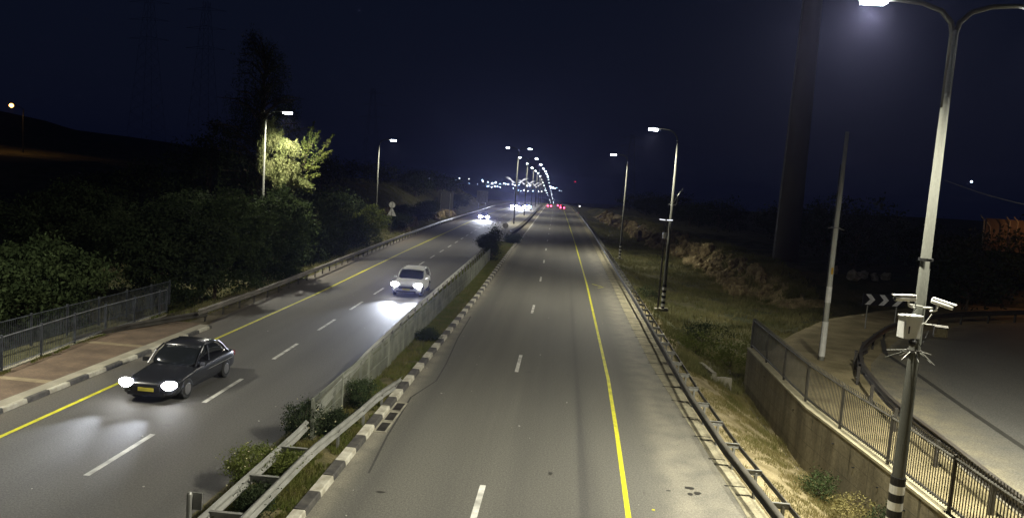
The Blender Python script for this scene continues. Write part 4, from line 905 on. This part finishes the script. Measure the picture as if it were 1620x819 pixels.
# the big tree behind the left lamp: dark mass and one drooping lit side
def big_tree():
    rs = np.random.RandomState(77); x, y = -26.3, 63.0; g = gz(x, y); t = thing('weeping_tree', (x, y, g), 'very tall drooping tree whose lower right branches are lit by the lamp and painted paler', 'tree')
    quads = []; mb = MB(); mb.tube([(0, 0, -.5), (.2, 0, 6), (-.3, .2, 12), (0, 0, 18)], [.42, .34, .22, .06], 10)
    for k in range(150):
        z = rs.uniform(4.5, 20); a = rs.uniform(0, 2 * math.pi); reach = (1.2 + 3.6 * math.sin(math.pi * min(1, max(0, (21 - z) / 17)))) * rs.uniform(.5, 1)
        e = np.array([math.cos(a) * reach, math.sin(a) * reach, z + rs.uniform(-.4, 1.0)]); mb.tube([(0, 0, z - 1.2), tuple(e * .55 + np.array([0, 0, z * .45])), tuple(e)], [.07, .045, .015], 4)
        for q_ in range(9):
            p0 = e * rs.uniform(.45, 1.05) * np.array([1, 1, 0]) + np.array([0, 0, e[2]]) + rs.normal(size=3) * .3; ln = rs.uniform(.7, 2.2); n = int(ln * 20)
            tt = rs.rand(n)[:, None]; P = p0 + tt * np.array([0, 0, -ln]) + rs.normal(size=(n, 3)) * np.array([.11, .11, .05]); quads.append(leaf_quads(P, .17, rs, 1.6, .3))
    np_mesh('crown', np.concatenate(quads), 4, M_LEAFD, t)
    # lit side: limbs towards the road, lamplight painted into paler leaf colour
    q1 = []; m2 = MB()
    g_up = 0.0
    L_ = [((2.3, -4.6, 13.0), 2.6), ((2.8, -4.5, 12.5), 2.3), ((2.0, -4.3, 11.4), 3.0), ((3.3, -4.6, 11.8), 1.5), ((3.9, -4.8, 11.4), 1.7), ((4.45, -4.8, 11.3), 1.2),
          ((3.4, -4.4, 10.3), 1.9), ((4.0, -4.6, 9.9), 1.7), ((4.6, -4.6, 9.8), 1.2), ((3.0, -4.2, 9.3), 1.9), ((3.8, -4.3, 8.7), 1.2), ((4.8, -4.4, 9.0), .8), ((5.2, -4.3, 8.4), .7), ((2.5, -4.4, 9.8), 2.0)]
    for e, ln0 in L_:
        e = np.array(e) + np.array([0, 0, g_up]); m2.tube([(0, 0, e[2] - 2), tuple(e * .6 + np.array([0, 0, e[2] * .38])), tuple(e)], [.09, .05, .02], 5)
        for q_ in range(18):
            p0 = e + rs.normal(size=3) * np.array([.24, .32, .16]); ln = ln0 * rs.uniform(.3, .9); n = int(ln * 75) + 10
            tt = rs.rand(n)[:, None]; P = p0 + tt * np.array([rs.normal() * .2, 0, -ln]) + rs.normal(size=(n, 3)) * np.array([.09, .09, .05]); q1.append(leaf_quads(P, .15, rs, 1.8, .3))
    m2.build('limb', M_BARK, t); np_mesh('drooping_foliage', np.concatenate(q1), 4, M_LEAFLIT, t)
    # upright sprays on the right side, lamplight painted in as yellow-green leaf
    q2 = []; m3 = MB()
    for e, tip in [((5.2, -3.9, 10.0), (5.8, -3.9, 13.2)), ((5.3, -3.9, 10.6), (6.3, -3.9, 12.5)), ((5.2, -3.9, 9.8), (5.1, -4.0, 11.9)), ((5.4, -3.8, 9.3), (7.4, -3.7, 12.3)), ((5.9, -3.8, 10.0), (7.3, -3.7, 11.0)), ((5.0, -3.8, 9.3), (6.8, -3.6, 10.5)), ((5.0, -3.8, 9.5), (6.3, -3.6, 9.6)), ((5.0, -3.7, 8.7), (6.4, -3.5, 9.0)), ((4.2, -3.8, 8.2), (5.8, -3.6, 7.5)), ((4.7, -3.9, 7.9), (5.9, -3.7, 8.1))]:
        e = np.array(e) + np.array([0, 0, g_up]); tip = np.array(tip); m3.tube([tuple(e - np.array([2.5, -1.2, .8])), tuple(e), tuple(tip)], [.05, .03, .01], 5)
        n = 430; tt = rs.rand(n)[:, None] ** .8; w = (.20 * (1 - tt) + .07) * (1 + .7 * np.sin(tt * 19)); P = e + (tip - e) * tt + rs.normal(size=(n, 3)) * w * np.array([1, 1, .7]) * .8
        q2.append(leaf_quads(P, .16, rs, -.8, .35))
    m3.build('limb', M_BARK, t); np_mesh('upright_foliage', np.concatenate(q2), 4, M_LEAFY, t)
    mb.build('trunk', M_BARK, t)
big_tree()
tree('tall_tree', 'dark tree mass left of the lit weeping tree', -32.5, 66, 12.5, (3.6, 3.4, 5.2), M_LEAFD, trunk=.3, seed=91, nclump=260, per=40, leaf=.3, clump=.6, group='tall dark trees on the left')
tree('tall_tree', 'shorter dark tree behind the left row before the lit weeping tree', -38, 62, 9.0, (4.2, 3.6, 3.6), M_LEAFD, trunk=.25, seed=92, nclump=200, per=40, leaf=.3, clump=.6, group='tall dark trees on the left')
# median bushes
for i, (x, y, h, R, lab, mm, bl) in enumerate([
    (-7.05, 20.1, 1.05, (.55, .62, .52), 'dark flowering bush touching the near end of the mesh fence', M_LEAFD, 110),
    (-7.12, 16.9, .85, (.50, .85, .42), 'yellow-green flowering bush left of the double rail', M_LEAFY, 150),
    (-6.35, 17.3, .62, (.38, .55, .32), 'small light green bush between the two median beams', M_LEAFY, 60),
    (-6.3, 15.3, .60, (.34, .70, .34), 'very dark low bush between the median beams near the viewer', M_LEAFD, 10),
    (-6.4, 13.3, .45, (.34, .6, .25), 'grassy low bush between the median beams at the frame edge', M_LEAFY, 10),
    (-6.2, 20.7, .65, (.32, .42, .34), 'little dark bush right of the fence end behind the front beam', M_LEAFD, 40),
    (-6.15, 23.3, .95, (.42, .55, .48), 'rounded green bush leaning on the mesh fence near the front rail', M_LEAF, 20),
    (-5.95, 34.2, .55, (.50, .80, .30), 'flat dark bush on the median grass halfway down the fence', M_LEAFD, 0),
    (-6.75, 73.5, 3.4, (.62, .7, 1.7), 'tall dark bush at the far end of the median fence', M_LEAFD, 0),
    (-7.75, 76.0, 2.3, (.55, .6, .7), 'bush leaning left beside the tall dark median bush', M_LEAFD, 0),
    (-6.5, 98.0, 1.1, (1.0, 1.2, .6), 'dark low bush at the tip of the median kerb', M_LEAFD, 0)]):
    tree('median_bush', lab, x, y, h, R, mm, cat='bush', group='bushes in the median', seed=120 + i, nclump=130 if y < 60 else 150, per=42, leaf=.06 if y < 40 else .13, clump=.11 if y < 40 else .25, base=.05, blossoms=bl or None)
# dark treeline on the right and weeds
for i in range(22):
    y = 72 + i * 9.5; x = float(bankX(y)) + 14 + RNG.uniform(-3, 8); h = RNG.uniform(4.2, 7.2)
    if abs(y - 81) < 8: x += 8
    tree('scrub_tree', '%s dark scrub tree behind the right rocks, %s going away' % ('tall' if h > 5.8 else 'low', ORD[i]), x, y, h, (RNG.uniform(2.6, 4.2), RNG.uniform(2.6, 4.2), h * .42), M_LEAFD, group='unlit scrub trees behind the right rocks', trunk=.14, seed=200 + i, nclump=70, per=26, leaf=.38, clump=.7)
for i, (x, y, h) in enumerate([(34, 62, 6.0), (41, 66, 6.8), (48, 60, 6.4), (56, 68, 7.5), (30, 56, 4.6), (64, 62, 7.0)]):
    tree('scrub_tree', ('leftmost', 'middle', 'lower right', 'tallest', 'lowest and nearest', 'rightmost')[i] + ' dark scrub tree on the far side of the side road bend', x, y, h, (3.2, 3.2, h * .42), M_LEAFD, group='unlit trees past the side road bend', trunk=.14, seed=240 + i, nclump=100, per=30, leaf=.34, clump=.6)
for i in range(14):
    y = 92 + i * 12; x = float(gL(y)) - 9 - RNG.uniform(0, 11); h = RNG.uniform(2.6, 4.6)
    tree('scrub_tree', 'dark scrub tree high on the left bank, %s going away' % ORD[i], x, y, h, (3.2, 3.2, h * .4), M_LEAFD, group='unlit scrub trees on the left hillside', trunk=.14, seed=270 + i, nclump=60, per=24, leaf=.4, clump=.7)

# grass (uncountable)
def blades(X, Y, Z, h, rs, w=.012, lean=.45):
    n = len(X); a = rs.uniform(0, 2 * math.pi, n); b = rs.uniform(0, 2 * math.pi, n); hh = h * rs.uniform(.4, 1.2, n)
    dx, dy = np.cos(a) * w, np.sin(a) * w; lx, ly = np.cos(b) * hh * lean * rs.rand(n), np.sin(b) * hh * lean * rs.rand(n)
    A = np.stack([X - dx, Y - dy, Z], -1); B = np.stack([X + dx, Y + dy, Z], -1); C = np.stack([X + lx, Y + ly, Z + hh], -1)
    return np.stack([A, B, C], 1).reshape(-1, 3)
def patch(x, y, s, seed, thr):
    return lump(x, y, s, seed) + .5 * lump(x, y, s * .37, seed + 1) > thr
rs = np.random.RandomState(5)
Y = 12 + (99 - 12) * rs.rand(120000) ** 1.5; f = rs.rand(len(Y)); lo = kL(Y) + .15; hi = kR(Y) - .34; X = lo + (hi - lo) * f
k = patch(X, Y, .8, 1, -.35) | (Y > 30); X, Y = X[k], Y[k]
np_mesh('median_grass', blades(X, Y, np.full(len(X), .045), np.where(Y < 30, .13, .15), rs, .010 + 0 * X, .6), 3, M_GRASS, kind='stuff', category='grass', label='rough green grass growing along the median strip')
Y = 14 + 21 * rs.rand(46000); X = gR(Y) + .75 + (wallX(Y) - .2 - gR(Y) - .75) * rs.rand(len(Y))
k = patch(X, Y, 1.0, 3, .05) | (patch(X, Y, .6, 5, .1) & (X > 6.9)); X, Y = X[k], Y[k]
np_mesh('verge_grass', blades(X, Y, ground_z(X, Y) - .01, .10 + .12 * sstep(6.2, 8.2, X), rs, .007, .7), 3, M_GRASSD, kind='stuff', category='grass', label='sparse dry grass on the sandy verge below the concrete wall')
Y = 33 + 160 * rs.rand(170000) ** 1.6; X = gR(Y) + .8 + 16 * rs.rand(len(Y)); lim = np.interp(Y, [33, 34.6, 36, 40, 46, 52, 60, 70, 200], [8.6, 9.2, 10.2, 11.6, 15.5, 21, 26, 22, 16]); k = (X < lim) & (patch(X, Y, 1.7, 7, -.3)); X, Y = X[k], Y[k]
np_mesh('slope_grass', blades(X, Y, ground_z(X, Y) - .03, .34 + .3 * np.clip(lump(X, Y, 2.2, 4), 0, 1), rs, .020, .7), 3, M_GRASSW, kind='stuff', category='grass', label='tall dull green grass and weeds filling the right roadside hollow')
Y = 34 + 220 * rs.rand(190000) ** 1.3; X = gL(Y) - .7 - 26 * rs.rand(len(Y)) ** 1.3; k = patch(X, Y, 1.7, 8, -.2); X, Y = X[k], Y[k]
np_mesh('bank_grass', blades(X, Y, ground_z(X, Y) - .03, .45 + 0 * X, rs, .022, .7), 3, M_GRASSW, kind='stuff', category='grass', label='dull grass and weeds behind the left guard rail')
Y = 10 + 26 * rs.rand(9000); X = xb(Y) + .02 + rs.normal(size=len(Y)) * .07; k = patch(X, Y, .7, 2, -.1); X, Y = X[k], Y[k]
np_mesh('pavement_weeds', blades(X, Y, np.full(len(X), .13), .10 + 0 * X, rs, .008, .8), 3, M_GRASS, kind='stuff', category='weeds', label='thin line of weeds along the back of the brick pavement')
Y = 64 + 130 * rs.rand(60000) ** 1.4; X = bankX(Y) - 1.2 + 7 * rs.rand(len(Y)); k = patch(X, Y, 1.3, 9, .1); X, Y = X[k], Y[k]
np_mesh('bank_weeds', blades(X, Y, ground_z(X, Y) - .03, .55 + 0 * X, rs, .026, .8), 3, M_GRASSW, kind='stuff', category='weeds', label='dry weeds growing between the boulders of the right cutting')
# taller weed clumps by the wall
for i, (x, y, h, R, lab, mm) in enumerate([(8.2, 19.6, 1.0, (.5, .7, .5), 'wispy dry weed clump against the concrete wall, nearest the striped post', M_GRASSD), (8.0, 21.4, .75, (.4, .6, .38), 'green leafy weed at the foot of the wall', M_LEAF), (8.45, 18.3, 1.35, (.35, .4, .6), 'dark bushy weed climbing the wall beside the lamp post', M_LEAFD), (7.6, 39.5, 1.1, (1.3, 1.4, .6), 'pale green bush in the hollow behind the culvert', M_LEAFY), (9.2, 38.2, 1.5, (1.1, 1.2, .8), 'yellowish bush by the far end of the picket fence', M_LEAFY), (8.9, 44.5, 1.2, (1.5, 1.5, .6), 'round bush deeper in the hollow', M_LEAFD), (6.9, 57, .8, (1.0, 1.4, .5), 'dark bush beside the second lamp post', M_LEAFD)]):
    tree('weed_clump', lab, x, y, h, R, mm, cat='weed', group='weeds right of the road', seed=300 + i, nclump=70, per=26, leaf=.07 if y < 30 else .11, clump=.12 if y < 30 else .24)

# ------------------------------------------------------------------ rocks
def rock(x, y, z, r, seed, m, label, group, name='boulder'):
    rs = np.random.RandomState(seed); me = bpy.data.meshes.new(name)
    import bmesh
    b = bmesh.new(); bmesh.ops.create_icosphere(b, subdivisions=4, radius=1)
    ph = rs.uniform(0, 6, 6); nrm = rs.normal(size=(7, 3)); nrm /= np.linalg.norm(nrm, axis=1)[:, None]; dd = rs.uniform(.5, .85, 7)
    for v in b.verts:
        p = np.array(v.co)
        for n_, d_ in zip(nrm, dd):
            s_ = p @ n_
            if s_ > d_: p = p - n_ * (s_ - d_) * .85
        nv = Vector(p * 1.7) + Vector((seed * 3.1, seed * 1.7, 0)); nf = mnoise.fractal(nv, 0.7, 2.1, 5); nr = abs(mnoise.noise(nv * Vector((1.3, 1.3, .6)) if False else Vector((nv.x * 2.2, nv.y * 2.2, nv.z * .9))))
        k = 1 + .20 * nf - .30 * max(0, .16 - nr) + .05 * math.sin(p[0] * 4 + ph[0]) * math.cos(p[1] * 5 + ph[1]) + .07 * math.sin(p[2] * 9 + ph[2]) + .04 * math.sin(p[0] * 13 + ph[3]) * math.sin(p[1] * 15 + ph[4])
        v.co = Vector(p * k)
    b.to_mesh(me); b.free(); me.materials.append(m)
    o = bpy.data.objects.new(name, me); COL.objects.link(o); o.location = (x, y, z); o.scale = (r * rs.uniform(.8, 1.2), r * rs.uniform(.8, 1.3), r * rs.uniform(.8, 1.3)); o.rotation_euler = tuple(rs.uniform(-.5, .5, 3) + np.array([0, 0, rs.uniform(0, 6)])); o.scale = (o.scale[0], o.scale[1], o.scale[2] * 1.15)
    o['label'] = label; o['category'] = 'rock'; o['group'] = group
s = 0
for y in np.arange(66, 235, 1.25):
    y = float(y); sc = 1.0 if y < 110 else 1.25
    if y > 110 and RNG.random() < .3: continue
    for j in range(3 if y < 120 else 2):
        s += 1
        if RNG.random() < .22: continue
        x = float(bankX(y)) + .2 + j * .95 + RNG.uniform(-.4, .4); r = RNG.choice((.4, .5, .65, .8, 1.1)) * RNG.uniform(.85, 1.1) * sc
        rock(x, y + RNG.uniform(-.5, .5), gz(x, y) - r * .12, r, 500 + s, M_ROCK, '%s tan boulder %s of the right cutting, %s' % ('small' if r < .55 else 'mid-sized' if r < .85 else 'large' if r < 1.15 else 'very large', ('at the foot', 'halfway up', 'on the top edge')[j], 'by the concrete tower' if y < 76 else 'before the third lamp' if y < 86 else 'beside the third lamp' if y < 98 else 'past the third lamp' if y < 125 else 'far past the third lamp' if y < 165 else 'toward the crest'), 'boulders of the right cutting')
for i, (x, y, r) in enumerate([(26.5, 68, .5), (27.6, 69, .45), (28.5, 68.6, .4), (25.2, 69.4, .4), (29.7, 69, .5)]): rock(x, y, gz(x, y) + .2, r, 900 + i, M_ROCKW, ('second', 'third', 'fourth', 'leftmost', 'rightmost')[i] + ' pale stone in the row right of the concrete tower', 'pale stones by the tower')
for i in range(26):
    y = 98 + i * 3.1; x = float(gL(y)) - 2.6 - RNG.uniform(0, 4.5); r = RNG.uniform(.6, 1.3); rock(x, y, gz(x, y) + r * .1, r, 950 + i, M_ROCK, '%s brown rock on the left bank, %s past the warning signs' % ('big' if r > .95 else 'small', ORD[i] if i < 23 else 'one of the last'), 'rocks on the left bank')
for i in range(3):
    a = RNG.random(); x = 7.9 + 1.6 * a + RNG.uniform(-.3, .3); y = 35.2 + RNG.uniform(-.8, 2.0); rock(x, y, gz(x, y) + .05, RNG.uniform(.12, .26), 990 + i, M_ROCKW, 'grey stone in the rubble near the culvert headwall', 'rubble by the culvert')

# ------------------------------------------------------------------ far lights, towers, wires
def lamp_dot(x, y, z, r, m, label, group, name='distant_lamp'):
    t = MB(); t.tube([(0, 0, -r), (0, 0, -r * .5), (0, 0, r * .5), (0, 0, r)], [r * .5, r, r, r * .5], 8)
    o = t.build(name, m); o.location = (x, y, z); o['label'] = label; o['category'] = 'lamp'; o['group'] = group; return o
def far_at(px, py, Yd):
    """a point on the far hillside seen in the direction the town lies"""
    c = Vector((px - 810, 409.5 - py, -F)); w = cam.matrix_world.to_3x3() @ c; w = w * (Yd / w.y); return (w.x, w.y, w.z + EYE)
rs = np.random.RandomState(3)
city = [(681, 280, .6), (723, 284, 1.4), (727, 282, 1.0), (711, 281, .5), (764, 287, 1.6), (763, 285, 1.2), (772, 288, .7), (779, 290, 1.5), (784, 289, 1.4), (791, 291, .9), (797, 290, .8), (800, 291, .9), (804, 291.5, 1.3), (771, 295, 1.0), (773, 294, 1.1), (778, 296, .9), (783, 295, 1.1), (787, 295, 1.1), (791, 296, .8), (811, 292, 1.0), (815, 293, .8), (821, 292.5, 1.0), (834, 294, 1.5), (838, 294, .8), (812, 298, .6), (820, 301, .7), (824, 302, .6), (829, 301, .9), (835, 302, .8), (843, 302, 1.1), (852, 303, .9), (857, 303, 1.1), (862, 301, .7), (870, 295, 1.2), (872, 296, 1.3), (875, 297, 1.2), (878, 298, .9), (881, 297, .6), (885, 302, .5), (888, 302, .4), (848, 296, .7), (742, 290, .4), (755, 291, .5), (692, 283, .3)]
for i, (px, py, s_) in enumerate(city):
    Yd = 1900 + rs.uniform(-150, 150); x, y, z = far_at(px, py, Yd); mm = M_CITYB if i % 4 == 1 else M_CITYW if i % 9 == 4 else M_CITY
    lamp_dot(x, y, z, .95 * s_, mm, 'tiny bright lamp of the distant town on the far hillside', 'lights of the distant town')
# lit buildings of the town
for i, (px, py, w, h) in enumerate([(775, 291, 30, 5), (795, 291.5, 26, 5), (725, 284.5, 14, 5)]):
    x, y, z = far_at(px, py, 1880); lab = ['long lit building at the upper left of the distant town', 'long lit building next right in the distant town', 'isolated lit building left of the distant town', 'small dim building below the town lights', 'small dim building behind the median lamps'][i]
    t = thing('distant_building', (x, y, z - h), lab, 'building', 'buildings of the distant town')
    MB().box((0, 3, h / 2), (w, 5, h)).build('wall', mat('far_wall', (.05, .05, .06), .9), t)
    for k in range(4): MB().box(((k - 1.5) * w / 4.4, .3, h * .62), (w / 6.5, .3, h * .28)).build('window', M_WIN, t)
o = lamp_dot(*far_at(910, 287.5, 1400), .9, M_REDB, 'small red beacon light above the dark horizon right of the road', 'beacons', 'beacon_light')
lamp_dot(*far_at(917, 327, 500), .55, M_CITYW, 'small white lamp in the dark just right of the crest', 'far single lamps')
lamp_dot(*far_at(1537, 287.5, 1500), 1.4, M_CITY, 'single white light high in the dark at the right', 'far single lamps')
lamp_dot(*far_at(742, 283, 1900), .8, M_CITYW, 'faint lone lamp left of the distant town', 'far single lamps')
# sodium lamp on the left hill
bx, by, bz = far_at(37, 190, 140); g = gz(bx, by)
t = thing('sodium_lamp', (bx, by, g), 'orange glowing lamp on a pole on the left hill', 'street lamp')
ax, ay, az = far_at(18, 167, 140); px_, py_, pz = far_at(37, 173, 140)
MB().tube([(0, 0, 0), (0, 0, pz - g), (ax - bx + .5, ay - by, az - g + .25)], [.12, .09, .05], 8).build('pole', M_POLE, t)
MB().tube([(ax - bx, ay - by, az - g + .37 * k) for k in (-1, -.75, -.3, .3, .75, 1)], [.03, .26, .37, .37, .26, .03], 14).build('globe', M_SODIUM, t)
sp = spot('lamp_light', (ax - bx, ay - by, az - g - .5), 600, t, cone=160, col=(1, .5, .15))
# orange-lit compound fence at the right
fx, fy, fz = far_at(1585, 368, 62)
t = thing('angled_post_fence', (fx, fy, 0), 'row of angled-top fence posts lit orange at the far right', 'fence')
for px_, top, bot in ((1557, 341, 380), (1598, 344, 366), (1610, 344, 380), (1567, 352, 376)):
    a = Vector(far_at(px_, top + 7, 62)) - Vector((fx, fy, 0)); b = Vector(far_at(px_ - 3, bot + 8, 62)) - Vector((fx, fy, 0)); c_ = a + Vector((-.32, 0, .38))
    MB().tube([b, a, c_], [.05, .05, .04], 6).build('post', mat('post_concrete_warm', (.42, .36, .28), .8), t)
q(MB().box((0, .6, 6.4), (4.8, .2, 2.6)).build('rear_wall', mat('compound_wall', (.16, .12, .09), .9, (.10, .07, .05), 1.2), None), label='dim reddish wall behind the angled fence posts at far right', category='wall').location = (fx + 1.4, fy, 0)
t = thing('sodium_lamp', (fx + 4.6, fy - 3.5, 0), 'orange lamp just out of view beside the angled post fence', 'street lamp')
MB().tube([(0, 0, .5), (0, 0, 9.4), (-.9, 0, 9.8)], [.1, .08, .05], 8).build('pole', M_POLE, t); MB().tube([(-1.1, 0, 9.55), (-1.1, 0, 9.8)], [.25, .18], 10).build('globe', M_SODIUM, t)
spot('lamp_light', (-1.1, 0, 9.4), 260, t, cone=165, col=(1, .45, .14))
# lattice transmission towers
def lattice(x, y, h, w, label):
    g = gz(x, y); t = thing('transmission_tower', (x, y, g), label, 'pylon', 'transmission towers far off'); m = MB(); r = .022
    def cr(z): return w / 2 * (1 - .82 * z / h)
    cs_ = [(-1, -1), (1, -1), (1, 1), (-1, 1)]
    for sx, sy in cs_: m.tube([(sx * cr(0), sy * cr(0), 0), (sx * cr(h), sy * cr(h), h)], r * 1.4, 4)
    zs = np.linspace(0, h, 13)
    for a, b in zip(zs[:-1], zs[1:]):
        for k in range(4):
            p, q_ = cs_[k], cs_[(k + 1) % 4]; m.tube([(p[0] * cr(a), p[1] * cr(a), a), (q_[0] * cr(b), q_[1] * cr(b), b)], r, 4); m.tube([(q_[0] * cr(a), q_[1] * cr(a), a), (p[0] * cr(b), p[1] * cr(b), b)], r, 4)
    m.build('lattice', mat('pylon_steel', (.10, .10, .11), .6), t)
    for z in (h * .72, h * .84, h * .95):
        m = MB(); m.tube([(-w * .75, 0, z), (0, 0, z + .9), (w * .75, 0, z)], .035, 4); m.tube([(-w * .75, 0, z), (w * .75, 0, z)], .03, 4); m.build('crossarm', MATS['pylon_steel'], t)
lattice(-137, 235, 50, 9, 'faint lattice transmission tower at the far left of the hill'); lattice(-108, 215, 48, 8, 'faint lattice transmission tower next right on the hill'); lattice(-88, 330, 46, 8, 'faint lattice transmission tower above the left bank')
lattice(28, 330, 34, 7, 'faint lattice transmission tower right of the road beyond the lamps')
m = MB(); a = Vector(far_at(1495, 285, 40)); b = Vector(far_at(1660, 332, 32)); m.tube([a + (b - a) * k / 8 - Vector((0, 0, .12 * math.sin(math.pi * k / 8))) for k in range(0, 9)], .012, 5)
q(m.build('overhead_wire', M_STEEL), label='single overhead wire sagging across the dark at the right edge', category='wire')

# ------------------------------------------------------------------ night haze
hz, ht = new_mat('night_haze'); ho = ht.nodes.new('ShaderNodeOutputMaterial'); pv = ht.nodes.new('ShaderNodeVolumePrincipled')
pv.inputs['Color'].default_value = (.50, .52, 1.0, 1); pv.inputs['Density'].default_value = 0.00018; pv.inputs['Anisotropy'].default_value = 0.86
ht.links.new(pv.outputs[0], ho.inputs['Volume'])
lowest = float(GZ.min()) - 1.0
MB().box((0, 2465, (lowest + 92) / 2), (8040, 5100, 92 - lowest)).build('haze', hz, kind='stuff')
